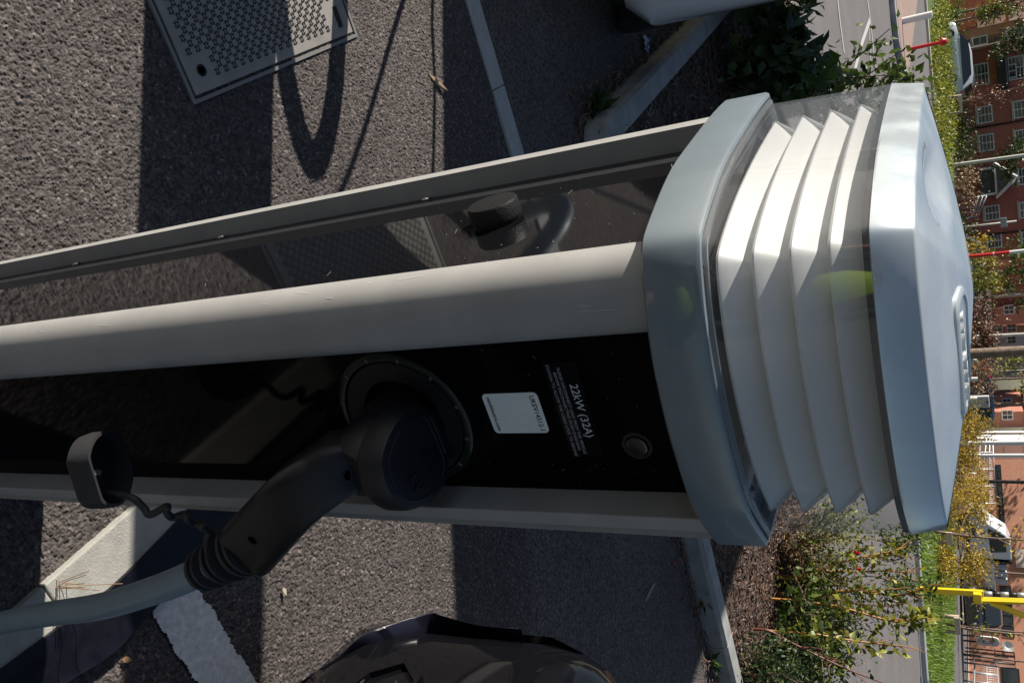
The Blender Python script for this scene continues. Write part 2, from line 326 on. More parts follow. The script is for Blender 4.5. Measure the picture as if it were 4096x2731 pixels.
# planter kerbs
kz = .105
def kerb(mb, p, q, nn, w=.125, h=kz, k=None):
    p = np.array(p, float); q = np.array(q, float); L = np.linalg.norm(q - p); k = k or max(1, int(round(L / .915))); d = (q - p) / L; nn = np.array(nn) / np.linalg.norm(nn)
    for i in range(k):
        s = p + d * (L * i / k + .002); e = p + d * (L * (i + 1) / k - .002); pr = [(0, -.02), (.012, h - .02), (.03, h), (w, h), (w, -.02)]
        V = [P3(s + nn * x_, z_) for x_, z_ in pr] + [P3(e + nn * x_, z_) for x_, z_ in pr]
        mb.add(V, [(0, 1, 6, 5), (1, 2, 7, 6), (2, 3, 8, 7), (3, 4, 9, 8), (0, 4, 3, 2, 1), (5, 6, 7, 8, 9)])
c0 = np.array([-.86, 3.11]); kL = np.array([-3.75, 8.15]); kR = np.array([4.9, 5.72])
nL = np.array([.86, .5]); nR = np.array([-.42, .91])
mb = MB(); kerb(mb, c0 + np.array([.09, .06]) * 0 + (kL - c0) * .03, kL, nL); o = build('planter_kerb', mb, kerbm, bev=.002); tag(o, 'pale concrete kerb along the shaded left edge of the planting bed', 'kerb')
mb = MB(); kerb(mb, c0 + (kR - c0) * .03, kR, nR); o = build('planter_kerb', mb, kerbm, bev=.002); tag(o, 'concrete kerb along the right front edge of the planting bed', 'kerb')
mb = MB(); arc = [c0 + (kL - c0) * .031, c0 + (kL - c0) * .012 + (kR - c0) * .004, c0 + (kL - c0) * .004 + (kR - c0) * .012, c0 + (kR - c0) * .031]; ce = c0 + nL * .15 + np.array([-.02, .12])
outr = arc; innr = [arc[0] + nL * .125, c0 + nL * .10 + np.array([-.04, .10]), c0 + nL * .10 + np.array([-.02, .085]), arc[3] + nR * .125]
mb.loft([[P3(p, -.02) for p in outr], [P3(p, kz - .015) for p in outr], [P3(p + (ce - p) * .08, kz) for p in outr], [P3(p, kz) for p in innr], [P3(p, -.02) for p in innr]], closed=False)
o = build('planter_kerb', mb, kerbm); tag(o, 'rounded corner kerb stone of the planting bed by the small weed', 'kerb')
# mulch bed
mulchm = mat('bark_mulch', (.075, .045, .034), .9, nscale=90, namt=.45, bump=1, bscale=90)
bed = [c0 + np.array([.02, .05]), kR + nR * .05, (4.6, 6.75), (2.6, 6.45), (1.0, 7.0), (-1, 7.3), (-2.0, 7.15), kL + nL * .05]
bed_o = land('planting_bed', bed, .07, mulchm)
def inside(P, poly):
    poly = np.array(poly); c = np.zeros(len(P), bool); j = len(poly) - 1
    for i in range(len(poly)):
        yi, yj = poly[i, 1], poly[j, 1]; w = ((yi > P[:, 1]) != (yj > P[:, 1])) & (P[:, 0] < (poly[j, 0] - poly[i, 0]) * (P[:, 1] - yi) / (yj - yi + 1e-12) + poly[i, 0]); c ^= w; j = i
    return c
bedin = [np.array(c0) + np.array([.03, .2]), np.array(kR) + nR * .14, (4.5, 6.7), (2.6, 6.4), (1.0, 6.95), (-1, 7.25), (-2.0, 7.1), np.array(kL) + nL * .14]
C = np.stack([rng.uniform(-3.9, 4.9, 60000), rng.uniform(3.1, 8.2, 60000), np.full(60000, .072)], 1); C = C[inside(C, bedin)][:26000]
Cs = np.stack([rng.uniform(0, 1, 900), rng.normal(0, .06, 900)], 1)
E1 = np.array([c0 + (kL - c0) * t - nL * abs(s) for t, s in Cs]); E2 = np.array([c0 + (kR - c0) * t - nR * abs(s) for t, s in Cs])
sc_ = np.concatenate([np.column_stack([E1, np.full(900, .004)]), np.column_stack([E2, np.full(900, .004)])])
def chips(C, L, Wd, T):
    n = len(C); a_ = rng.uniform(0, 6.28, n); ti = rng.normal(0, .35, n); d = np.stack([np.cos(a_) * np.cos(ti), np.sin(a_) * np.cos(ti), np.sin(ti)], 1); u = np.stack([-np.sin(a_), np.cos(a_), rng.normal(0, .25, n)], 1); w = np.cross(d, u)
    l = (L * rng.uniform(.4, 1.5, n))[:, None]; b_ = (Wd * rng.uniform(.5, 1.4, n))[:, None]; C = C + np.array([0, 0, 1]) * rng.uniform(.002, .018, n)[:, None]
    Q = [C - d * l - u * b_ * .5, C - d * l * .2 - u * b_, C + d * l - u * b_ * .3, C + d * l * .7 + u * b_, C - d * l * .8 + u * b_ * .7]
    top = np.stack([q + w * T for q in Q], 1); bot = np.stack(Q, 1); v = np.concatenate([top, bot], 1).reshape(-1, 3); b = np.arange(n)[:, None] * 10
    f = np.stack([b + [0, 1, 2], b + [0, 2, 3], b + [0, 3, 4], b + [0, 5, 6], b + [0, 6, 1], b + [1, 6, 7], b + [1, 7, 2], b + [2, 7, 8], b + [2, 8, 3], b + [3, 8, 9], b + [3, 9, 4]], 1).reshape(-1, 3); return v, f, n
bark = leafmat('bark_chip', (.10, .070, .055), .0)
v, f, n = chips(C, .020, .006, .002); tag(fast('bark_chips', v, f, bark, tone=rng.uniform(0, 1, n) ** 2.2), kind='stuff')
v, f, n = chips(sc_, .016, .005, .002); tag(fast('loose_chips', v, f, bark, tone=rng.uniform(0.2, 1, n)), kind='stuff')
# roads and verges beyond
def near(px, off=0): return gp(px, off)[:2]
bedfar = [(-3.9, 8.1), (-2.0, 7.2), (-1, 7.35), (1.0, 7.1), (2.6, 6.55), (4.7, 6.8), (9, 8.6)]
LK = [near((3695, 0)), near((3710, 200)), near((3727, 400)), near((3737, 513))]       # kerb beyond the road, left
RK = [near((3640, 2080)), near((3655, 2200)), near((3668, 2400)), near((3680, 2600)), near((3690, 2731))]
midk = [(-6.5, 33.5), (-4.5, 30), (-2.4, 24), (0.0, 18.5)]
roadpoly = bedfar + [(20, 10), (20, 14)] + [tuple(p) for p in RK[::-1]] + midk[::-1] + [tuple(p) for p in LK[::-1]] + [(-30, 37), (-30, 5)]
land('road', roadpoly, .008, asphR)
kerbline = [(-30, 37)] + [tuple(p) for p in LK] + midk + [tuple(p) for p in RK] + [(20, 14)]
def kstrip(name, line, w, h, material, label, cat='kerb'):
    mb = MB(); L = [np.array(p, float) for p in line]; A_ = []; B_ = []
    for i, p in enumerate(L):
        d = L[min(i + 1, len(L) - 1)] - L[max(i - 1, 0)]; d /= np.linalg.norm(d); nn = np.array([-d[1], d[0]]); A_.append(p); B_.append(p + nn * w)
    r = [[P3(p, g(*p) - .03) for p in A_], [P3(p, g(*p) + h - .012) for p in A_], [P3(p + (q - p) * .08, g(*p) + h) for p, q in zip(A_, B_)], [P3(q, g(*q) + h) for q in B_], [P3(q, g(*q) - .03) for q in B_]]
    mb.loft(r, closed=False, smooth=False); return tag(build(name, mb, material), label, cat)
kpale = mat('pale_kerb', (.50, .46, .40), .85, nscale=8, namt=.1)
kstrip('roadside_kerb', kerbline[:7], .30, .10, kpale, 'pale kerb edging the far side of the left road below the shrubs')
kstrip('roadside_kerb', kerbline[6:], .17, .09, mat('grey_kerb', (.33, .34, .36), .85, nscale=5, namt=.1), 'grey kerb between the right road and the bright green verge')
# grass verge
grassm = mat('grass_green', (.075, .135, .022), .9, nscale=6, namt=.35, bump=1, bscale=20)
LG = [near(z1(700, 0)), near(z1(720, 400)), near(z1(745, 900)), near(z1(760, 1300)), near(z2(550, 300))]
RG = [near(z4(590, 700)), near(z4(590, 900)), near(z4(575, 1300)), near(z4(570, 1568))]
off = lambda line, w: [(p[0], p[1] + w) for p in line]
midg = [(-9, 60), (0, 42), (6, 30)]
verge = off(kerbline[:7], .3) + off(kerbline[7:], .17) + [(22, 15)] + [tuple(p) for p in RG[::-1]] + midg[::-1] + [tuple(p) for p in LG[::-1]] + [(-60, 105)]
land('grass_verge', verge, .04, grassm)
n = 150000
gy = rng.uniform(15.2, 36, n); gx = rng.uniform(-9, 14, n); Gp = np.stack([gx, gy], 1); ok = inside(Gp, verge) & (np.abs(gx / gy) < .5); Gp = Gp[ok][:70000]
Gz = np.array([g(*p) for p in Gp]) + .04; C = np.column_stack([Gp, Gz])
n = len(C); d = rng.normal(size=(n, 3)) * .4; d[:, 2] = 1; d /= np.linalg.norm(d, axis=1)[:, None]; u = np.column_stack([rng.normal(size=(n, 2)), np.zeros(n)]); u /= np.linalg.norm(u, axis=1)[:, None]
h = rng.uniform(.04, .13, n)[:, None]; v = np.stack([C - u * .012, C + u * .012, C + d * h], 1).reshape(-1, 3); f = np.arange(3 * n).reshape(-1, 3)
tag(fast('grass', v, f, leafmat('grass_blade', (.13, .24, .03), .35), tone=rng.uniform(0, 1, n)), kind='stuff')
# traffic island + its markings
isl = [gp(z1(*p))[:2] for p in [(120, 0), (130, 130), (160, 380), (185, 500), (205, 570), (235, 595), (255, 570), (275, 430), (300, 250), (335, 0)]]
isl = [np.array(p) for p in isl]; cen = sum(isl) / len(isl)
mb = MB(); far0 = isl[0] + (isl[0] - isl[2]) * .6; far1 = isl[-1] + (isl[-1] - isl[-3]) * .6
poly = [far0] + isl + [far1]
mb.prism([tuple(p) for p in poly], 0, .12); o = build('traffic_island', mb, mat('island_kerb', (.33, .33, .33), .85, nscale=3, namt=.12), bev=.02); tag(o, 'raised traffic island with grey kerb carrying the white and red bollards', 'traffic island')
inn = [p + (cen - p) * .10 + np.array([.12, .1]) for p in poly]
mb = MB(); mb.add([P3(p, .126) for p in inn], [tuple(range(len(inn)))]); build('brick_paving', mb, mat('island_paving', (.34, .24, .20), .9, nscale=4, namt=.15), parent=None); bpy.context.scene.objects['brick_paving'].parent = o
bp = bpy.context.scene.objects['brick_paving']; bp.location = Vector(bp.location) - o.location
def lineq(name, pts, w, material, label):
    mb = MB(); L = [np.array(gp(p)[:2]) for p in pts]
    for p, q in zip(L[:-1], L[1:]):
        d = (q - p) / np.linalg.norm(q - p); nn = np.array([-d[1], d[0]]) * w / 2
        mb.add([P3(p - nn, g(*p) + .015), P3(q - nn, g(*q) + .015), P3(q + nn, g(*q) + .015), P3(p + nn, g(*p) + .015)], [(0, 1, 2, 3)])
    return tag(build(name, mb, material), label, 'road marking')
lineq('road_line', [zd(1650, -60), zd(1680, 200), zd(1710, 420)], .07, linep, 'thin white line on the left road nearest the leafy shrub')
lineq('road_line', [zd(1885, -60), zd(1915, 150), zd(1945, 430), zd(1965, 560)], .09, linep, 'second thin white line on the left road towards the island')
lineq('road_line', [zd(1912, 160), zd(1850, 340), zd(1770, 640)], .10, linep, 'slanting white line branching across the left road')
lineq('road_line', [zd(1905, 230), zd(1925, 600)], .06, linep, 'short faint white line beside the slanting road line')
kerbw = [gp(p)[:2] for p in [zd(1085, 0), zd(1130, 180), zd(1175, 420), zd(1205, 600)]]
kstrip('bed_edging', kerbw, .05, .06, kpale, 'narrow pale edging on the road side of the planting bed')
# second road, pavements
def landpx(name, px, off, m): return land(name, [tuple(gp(p)[:2]) for p in px], off, m)
landpx('far_road', [z1(700, -80), z1(722, 100), z1(735, 240), z1(760, 800), z1(775, 1400), z2(560, 420), z2(580, 620), z2(600, 640), z2(580, 300), z1(800, 1200), z1(790, 800), z1(822, 240), z1(822, 100), z1(815, -80)], .05, mat('far_road_grey', (.26, .24, .23), .9, nscale=.5, namt=.1))
landpx('far_road', [z4(590, 560), z4(590, 760), z4(585, 1000), z4(575, 1300), z4(565, 1700), z4(680, 1700), z4(690, 1300), z4(685, 900), z4(680, 560)], .05, asphR)
landpx('pavement', [z4(682, 560), z4(688, 900), z4(693, 1300), z4(682, 1700), z4(715, 1700), z4(725, 1300), z4(738, 1000), z4(735, 560)], .075, mat('pavement_pink', (.42, .36, .32), .9, nscale=1, namt=.1))
# ------------------------------------------------------------------ chamber cover
def cover():
    A_ = np.array([-.5585, 1.1857]); dB = np.array([-.288, .53]); dB /= np.linalg.norm(dB); dC = np.array([-.182, -.09]); dC /= np.linalg.norm(dC)
    r = root('chamber_cover', P3(A_ + dB * .3 + dC * .3), 'square grey tread patterned chamber cover set in the tarmac', 'manhole cover')
    pm = mat('galvanised_plate', (.29, .275, .25), .45, .15, nscale=14, namt=.16, bump=.3, bscale=300)
    z = .011; mb = MB(); W_ = .602
    def q(s, t, z_): return P3(A_ + dB * s + dC * t, z_)
    mb.hexa([q(.003, .003, -.01), q(W_ - .003, .003, -.01), q(W_ - .003, W_ - .003, -.01), q(.003, W_ - .003, -.01), q(.003, .003, z), q(W_ - .003, .003, z), q(W_ - .003, W_ - .003, z), q(.003, W_ - .003, z)])
    build('plate', mb, pm, r, bev=.001)
    mb = MB()
    for s0, s1, t0, t1 in ((-.012, W_ + .012, -.012, -.004), (-.012, W_ + .012, W_ + .004, W_ + .012), (-.012, -.004, -.004, W_ + .004), (W_ + .004, W_ + .012, -.004, W_ + .004)):
        mb.hexa([q(s0, t0, -.01), q(s1, t0, -.01), q(s1, t1, -.01), q(s0, t1, -.01), q(s0, t0, z), q(s1, t0, z), q(s1, t1, z), q(s0, t1, z)])
    build('frame', mb, mat('frame_steel', (.22, .22, .21), .5, .3, bump=.3, bscale=200), r)
    mb = MB(); k = 20; pitch = (W_ - .05) / k
    for i in range(2 * k):
        for j in range(2 * k):
            if (i + j) % 2 or (i < 4 and j < 4) or (i > 2 * k - 6 and j < 5): continue
            cs, ct = .025 + (i + .5) * pitch / 2, .025 + (j + .5) * pitch / 2
            for (du, dv) in ((-1, -1), (1, -1), (-1, 1), (1, 1)):
                c = (cs + du * pitch * .14, ct + dv * pitch * .14); e = pitch * .145
                P_ = [q(c[0] - e * du * .2, c[1] - e * dv * 1.1, z), q(c[0] + e * du * 1.2, c[1] + e * dv * .3, z), q(c[0] - e * du, c[1] + e * dv, z)]
                T_ = [np.array(p) * 1.0 for p in P_]; cc = sum(T_) / 3; T_ = [p + (cc - p) * .25 + np.array([0, 0, .0016]) for p in T_]
                mb.add(P_ + T_, [(3, 4, 5), (0, 1, 4, 3), (1, 2, 5, 4), (2, 0, 3, 5)])
    build('tread', mb, mat('tread_dark', (.045, .045, .044), .5, .3), r)
    mb = MB(); mb.lathe(q(.045, .045, z), (0, 0, 1), [(0, .013), (.0012, .013), (.0014, .011), (-.0, .009)], 20); build('keyhole', mb, darkin, r)
    mb = MB(); c = q(W_ - .045, .05, z + .0008); mb.box(c, (.016, .052, .0016), (P3(dB), P3(dC), ZU)); build('keyhole', mb, darkin, r)
cover()
# ------------------------------------------------------------------ charging pedestal
NL = np.array([-.883, -.469, 0]); NR = np.array([.469, -.883, 0]); PB = np.array([-.0165, .6575, 0])
PLp = np.array([-.154, .703, 0]); PRp = np.array([.125, .610, 0]); AA = -A3
ped = root('charging_pedestal', PB, 'aluminium charging pedestal with black side panels and clear domed louvre lamp head', 'charging post')
ZT = 1.242
def XY(p): return (float(p[0]), float(p[1]))
# core body
core = [XY(PLp - NL * .004 + A3 * 0), XY(PLp + AA * .215 - NL * .004), (-.030, .535), XY(PRp - B3 * .142 - NR * .006), XY(PRp - NR * .006), (.150, .640), (.045, .818), (-.150, .735)]
mb = MB(); mb.prism(core, 0, ZT); build('body', mb, mat('dark_grey_body', (.05, .052, .055), .5), ped)
mb = MB(); Lf = np.array([-.1785, .7055, 0]); Ln = np.array([-.1725, .694, 0])
mb.prism([XY(Ln), XY(Ln - NL * .0235), XY(Ln - NL * .0235 + A3 * .02), XY(Lf + A3 * .004 - NL * .0235), XY(Lf + A3 * .004)], 0, ZT); build('corner_post', mb, alu, ped, bev=.0012)
mb = MB(); Ro = np.array([.1505, .5905, 0]); Rm = Ro - B3 * .0125
mb.prism([XY(Rm), XY(Ro), XY(Ro - NR * .034), XY(Rm - NR * .034)], 0, ZT); build('corner_post', mb, alu, ped, bev=.0012)
mb = MB(); mb.prism([(-.1785, .712), (.045, .83), (.05, .82), (-.17, .706)], 0, ZT); mb.prism([(.045, .83), (.158, .604), (.150, .604), (.04, .822)], 0, ZT); build('back_panel', mb, alu, ped)
rid = sp([(-.0600, .530, 0), (-.0598, .519, 0), (-.0570, .510, 0), (-.0515, .5028, 0), (-.0438, .4975, 0), (-.0345, .4950, 0), (-.0240, .4958, 0), (-.0128, .5005, 0), (-.0042, .5065, 0), (-.0003, .5130, 0), (.0004, .5220, 0)], 6)
poly = [XY(p) for p in rid] + [(.0004, .548), (-.03, .545), (-.055, .538)]
mb = MB(); mb.prism(poly, 0, ZT, smooth=True); o = build('front_ridge', mb, alu, ped)
mb = MB(); ra = [np.array([*XY(p), 0]) for p in rid]
for i in range(46):
    k = random.randint(14, 52); p_ = ra[k]; nn_ = ra[k + 1] - ra[k - 1]; nn_ /= np.linalg.norm(nn_); on = np.array([nn_[1], -nn_[0], 0]); L = random.choice([.0006, .0008, .004, .012]); z_ = random.uniform(.5, 1.2); th = random.gauss(1.2, .5); d = nn_ * math.cos(th) * .15 + ZU * math.sin(th); c = p_ + on * .0004 + ZU * z_; w = random.uniform(.00012, .0003) if L > .002 else .0004
    mb.add([c - d * L - nn_ * w, c + d * L - nn_ * w, c + d * L + nn_ * w, c - d * L + nn_ * w], [(0, 1, 2, 3)])
tag(build('scuffs', mb, mat('scuff_pale', (.60, .60, .57), .7), o), kind='stuff')
mb = MB(); s0 = PLp; mb.hexa([*(P3(XY(p), z_) for z_ in (0, ZT) for p in (s0, s0 + AA * .0275, s0 + AA * .0275 - NL * .003, s0 - NL * .003))]); build('hinge_strip', mb, mat('semi_gloss_strip', (.022, .023, .025), .35, nscale=300, namt=.2), ped)
mb = MB(); s0 = PLp + AA * .0285 + NL * .0008; s1 = PLp + AA * .222 + NL * .0008
mb.hexa([*(P3(XY(p), z_) for z_ in (0, ZT) for p in (s0, s1, s1 - NL * .003, s0 - NL * .003))])
glossL = mat('gloss_black_dusty', (.005, .005, .006), .04, nscale=0, spec=.30); lp = build('side_panel', mb, glossL, ped)
mb = MB(); s0 = PRp; s1 = PRp - B3 * .142
mb.hexa([*(P3(XY(p), z_) for z_ in (0, ZT) for p in (s1, s0, s0 - NR * .003, s1 - NR * .003))]); rp = build('socket_panel', mb, gloss, ped)
# dust and scratches: small real flecks on the panel
mb = MB()
for i in range(80):
    t = random.uniform(.03, .20); z_ = random.choice([random.gauss(1.05, .12), random.uniform(.4, 1.22)])
    if z_ > 1.23: continue
    c = PLp + AA * t + NL * .0010 + ZU * z_; L = random.choice([.0005] * 9 + [.005]); th = random.gauss(.35, .5); d = AA * math.cos(th) + ZU * math.sin(th); e = -AA * math.sin(th) + ZU * math.cos(th); w = random.uniform(.00012, .0004) if L < .002 else .00018
    mb.add([c - d * L - e * w, c + d * L - e * w, c + d * L + e * w, c - d * L + e * w], [(0, 1, 2, 3)])
tag(build('dust', mb, mat('dust_white', (.25, .25, .24), .8), lp), kind='stuff')
mb = MB()
for i in range(60):
    t = random.uniform(.004, .136); z_ = random.gauss(1.15, .09)
    if z_ > 1.23: continue
    c = PRp - B3 * t + NR * .0004 + ZU * z_; L = random.choice([.0004] * 8 + [.0015]); th = random.gauss(.8, .7); d = B3 * math.cos(th) + ZU * math.sin(th); e = -B3 * math.sin(th) + ZU * math.cos(th); w = random.uniform(.00012, .0004)
    mb.add([c - d * L - e * w, c + d * L - e * w, c + d * L + e * w, c - d * L + e * w], [(0, 1, 2, 3)])
tag(build('dust', mb, mat('dust_grey', (.14, .14, .14), .8), rp), kind='stuff')
for px in ((305, 1058), (884, 937), (1697, 766), (2746, 565)):
    q = onpl(px, Ln - NL * .016, B3 * .7 + NR * .7); zc_ = EYE + ray(*px)[2] / np.hypot(*ray(*px)[:2]) * .716
    c = PLp + AA * .003 + ZU * zc_; mb = MB(); mb.lathe(c, NL, [(0, .0055), (.0018, .0058), (.003, .0045), (.0036, .002), (.0037, .0001)], 16); build('screw', mb, steel, ped)
# knob on the sunny panel
def knob_at(t, z_): return PLp + AA * t + NL * .001 + ZU * z_
def proj(p): q = RM.T @ (np.array(p) - E0); return np.array([2048 + F * q[0] / -q[2], 1365.5 - F * q[1] / -q[2]])
tz = np.array([.09, 1.045]); tgt = np.array([1700 + .5102 * 572, 500 + .5102 * 752])
for _ in range(8):
    b0 = proj(knob_at(*tz)); J = np.stack([(proj(knob_at(tz[0] + 1e-4, tz[1])) - b0) / 1e-4, (proj(knob_at(tz[0], tz[1] + 1e-4)) - b0) / 1e-4], 1); tz = tz + np.linalg.solve(J, tgt - b0)
mb = MB(); mb.lathe(knob_at(*tz), NL, [(0, .0195), (.0035, .0195), (.0036, .0222), (.0155, .0222), (.0172, .0212), (.0180, .016), (.0183, .0001)], 48); build('knob', mb, mat('knob_black', (.010, .010, .011), .5, spec=.3, bump=.3, bscale=500), ped, bev=0)
# socket ring, recess, lid
SC = PRp - B3 * .0745 + ZU * .974 + NR * .0002
mb = MB(); mb.lathe(SC, NR, [(0, .067), (.003, .0665), (.0045, .064), (.0045, .060), (.002, .0585)], 56, cap=False); build('socket_ring', mb, ledm, ped)
mb = MB(); mb.lathe(SC, NR, [(.0015, .0585), (.0035, .0575), (.0035, .040), (-.0, .038)], 56, cap=False); build('socket_plate', mb, matblack, ped)
mb = MB(); mb.lathe(SC, NR, [(0, .032), (.040, .031), (.041, .001)], 32); sb = build('plug_body', mb, matblack, ped)
for k in range(12):
    mb = MB()
    a_ = k * math.tau / 12 + .2; c = SC + (B3 * math.cos(a_) + ZU * math.sin(a_)) * .062 + NR * .0047; mb.box(c, (.0042, .0028, .0006), (B3 * math.cos(a_) + ZU * math.sin(a_), -B3 * math.sin(a_) + ZU * math.cos(a_), NR))
    build('led', mb, mat('led_chip', (.07, .08, .08), .4), ped)
# lid of the socket: rounded flap resting on the plug
def LID(s, o, z_): return PRp + B3 * s + NR * o + ZU * z_
prof = [(-.088, .0), (-.101, .012), (-.106, .035), (-.104, .060), (-.094, .084), (-.080, .093), (-.066, .095), (-.052, .091), (-.036, .078), (-.025, .055), (-.022, .030), (-.026, .010), (-.040, .0)]
prof = [(a_, b_ * .84 + .010) for a_, b_ in prof]; pr = sp([(s, o, 0) for s, o in prof] + [(prof[0][0], prof[0][1], 0)], 4)[:-1]; cs = (-.064, .048)
def ringz(f_, dz): return [LID(cs[0] + (p[0] - cs[0]) * f_, cs[1] + (p[1] - cs[1]) * f_, 1.010 + dz - (p[1] - .045) * .02) for p in pr]
mb = MB(); mb.loft([ringz(.98, -.024), ringz(1.03, -.021), ringz(1.02, -.007), ringz(.95, 0), ringz(.80, .0008), ringz(.785, .0), ringz(.77, .0008), ringz(.4, .001), ringz(.01, .001)], True, True, True)
lid = build('socket_lid', mb, mat('lid_black', (.013, .013, .017), .38, bump=.3, bscale=900), ped)
for px_, name_, sz in (((-.060, .045), 'EV', .016),):
    text('lettering', name_, sz, LID(-.050, .064, 1.0115), -A3 * 0 + B3, -NR, ZU, mat('embossed_black', (.030, .030, .033), .3), lid, 'CENTER', .0006)
mb = MB(); mb.box(LID(-.064, .006, 1.006), (.040, .014, .012), (B3, NR, ZU)); build('hinge', mb, matblack, lid, bev=.002)
# sticker (without its square code), warning label, lock
def RP(s, z_, o=.0006): return PRp + B3 * s + ZU * z_ + NR * o
def rrect(cs_, cz_, w, h, r, n=6):
    out = []
    for cx, cy, a0 in ((w / 2 - r, h / 2 - r, 0), (-w / 2 + r, h / 2 - r, 90), (-w / 2 + r, -h / 2 + r, 180), (w / 2 - r, -h / 2 + r, 270)):
        for k in range(n + 1): a_ = math.radians(a0 + 90 * k / n); out.append((cs_ + cx + r * math.cos(a_), cz_ + cy + r * math.sin(a_)))
    return out
mb = MB(); R0 = rrect(-.0765, 1.085, .0385, .051, .004); mb.loft([[RP(*p, .0002) for p in R0], [RP(*p, .0007) for p in R0]], True, False, True, False); st = build('sticker', mb, mat('sticker_white', (.80, .85, .85), .5, nscale=200, namt=.03), ped)
inkm = mat('black_ink', (.012, .012, .014), .5)
text('lettering', 'UKEV14312-1', .0062, RP(-.0765 - .0165, 1.1030, .0009), B3, ZU, NR, inkm, st, 'LEFT', .0001, .033)
text('lettering', 'vendelectric.com', .0052, RP(-.0765 - .0165, 1.0635, .0009), B3, ZU, NR, inkm, st, 'LEFT', .0001, .033)
mb = MB(); R0 = rrect(-.0775, 1.1375, .0875, .028, .002); mb.loft([[RP(*p, .0002) for p in R0], [RP(*p, .0006) for p in R0]], True, False, True, False); wl = build('warning_label', mb, mat('label_black', (.0045, .0045, .0055), .08, spec=.35), ped)
text('lettering', '22kW (32A)', .0098, RP(-.1020, 1.1412, .0008), B3, ZU, NR, whiteprint, wl, 'LEFT', .0001, .0487)
pp_ = mat('grey_print', (.36, .37, .40), .5)
for s, x0, z_, w in (('PLEASE DISCONNECT LEAD FROM THE VEHICLE', -.1168, 1.1346, .0797), ('BEFORE DISCONNECTING FROM CHARGING', -.1130, 1.1306, .0725), ('STATION TO ALLOW THE CABLE LOCK TO RELEASE', -.1200, 1.1262, .0855)):
    text('lettering', s, .0036, RP(x0, z_, .0008), B3, ZU, NR, pp_, wl, 'LEFT', .0001, w)
mb = MB(); LC = RP(-.0446, 1.1815, 0); mb.lathe(LC, NR, [(0, .0125), (.0015, .012), (.0015, .0098), (.0005, .0092), (.003, .0085), (.0036, .007), (.0036, .0001)], 32); build('lock', mb, mat('lock_black_chrome', (.06, .055, .055), .18, .6), ped)
# head: outline of collar
raw = [(2900, 400), (2837, 465), (2731, 602), (2668, 693), (2591, 882), (2566, 960), (2563, 1015), (2566, 1090), (2577, 1212), (2591, 1340), (2626, 1537), (2668, 1719), (2710, 1859), (2763, 2021), (2816, 2112), (2868, 2179)]
fr = [onz(p, 1.234)[:2] for p in raw]; CC = (fr[0] + fr[-1]) / 2; bk = [2 * CC - p for p in fr]
fr = [np.array([*p, 0]) for p in fr]; bk = [np.array([*p, 0]) for p in bk]
def rc(seq):                       # smooth one side between its two end corners
    return sp(seq, 4)
OUT = [p[:2] for p in rc(fr)[:-1]] + [p[:2] for p in rc(bk)[:-1]]
NO = len(OUT); OA = np.array(OUT)
IX = np.arange(NO); DC = np.minimum(np.minimum(IX, NO - IX), np.abs(IX - NO // 2)); MK = np.clip((DC - 1.0) / 8, .04, 1)[:, None]
def rsm(P, k):
    for _ in range(k): P = P + MK * (.25 * (np.roll(P, 1, 0) + np.roll(P, -1, 0)) - .5 * P)
    return P
OA = rsm(OA, 5); CC = OA.mean(0)
def inset(d, k=0):
    t = np.roll(OA, -1, 0) - np.roll(OA, 1, 0); nn = np.stack([t[:, 1], -t[:, 0]], 1); nn /= np.linalg.norm(nn, axis=1)[:, None]
    if ((OA - CC) * nn).sum() < 0: nn = -nn
    return rsm(OA - nn * d, k + int(d * 200))
def RG_(d, z_, k=0): return [P3(p, z_) for p in inset(d, k)]
mb = MB(); mb.loft([RG_(.030, 1.236), RG_(.0015, 1.2335), RG_(0, 1.235), RG_(.0005, 1.2685), RG_(.0018, 1.2710), RG_(.0045, 1.2714), RG_(.0055, 1.2690), RG_(.0060, 1.262)], True, True, False); co_ = build('collar', mb, alum2, ped)
mb = MB(); mb.loft([RG_(.006, 1.261), RG_(.040, 1.262)], True, False, True); build('seal', mb, mat('seal_dark', (.05, .05, .055), .35, coat=.3), ped)
mb = MB(); mb.loft([RG_(.0065, 1.264), RG_(.0068, 1.2715), RG_(.0080, 1.2735), RG_(.0105, 1.2735), RG_(.0120, 1.270)], True); build('lens_rim', mb, clear2, ped)
mb = MB(); mb.loft([RG_(.0105, 1.268), RG_(.0110, 1.274), RG_(.0120, 1.30), RG_(.0132, 1.335), RG_(.0142, 1.3655)], True); lens = build('lens_cover', mb, clear, ped)
mb = MB(); mb.loft([RG_(.0150, 1.3600, 8), RG_(.0148, 1.3640, 8), RG_(.030, 1.3640, 8), RG_(.030, 1.3600, 8)], True); build('lid_seal', mb, mat('seal_dark', (.05, .05, .055), .35), ped)
# four louvre rings
for i in range(4):
    z0 = 1.2735 + i * .0222; mb = MB()
    prf = [(.050, z0 + .0050), (.0275, z0 - .0008), (.0258, z0 - .0002), (.0250, z0 + .0014), (.0258, z0 + .0032), (.030, z0 + .0082), (.037, z0 + .0160), (.044, z0 + .0230), (.060, z0 + .0245)]
    rings = [RG_(d_, z_, 26) for d_, z_ in prf]; mb.loft(rings, True); build('louvre', mb, white, ped)
mb = MB(); mb.loft([RG_(.075, 1.262), RG_(.075, 1.364)], True, True, True); build('lamp_core', mb, mat('lamp_core_white', (.6, .6, .58), .5), ped)
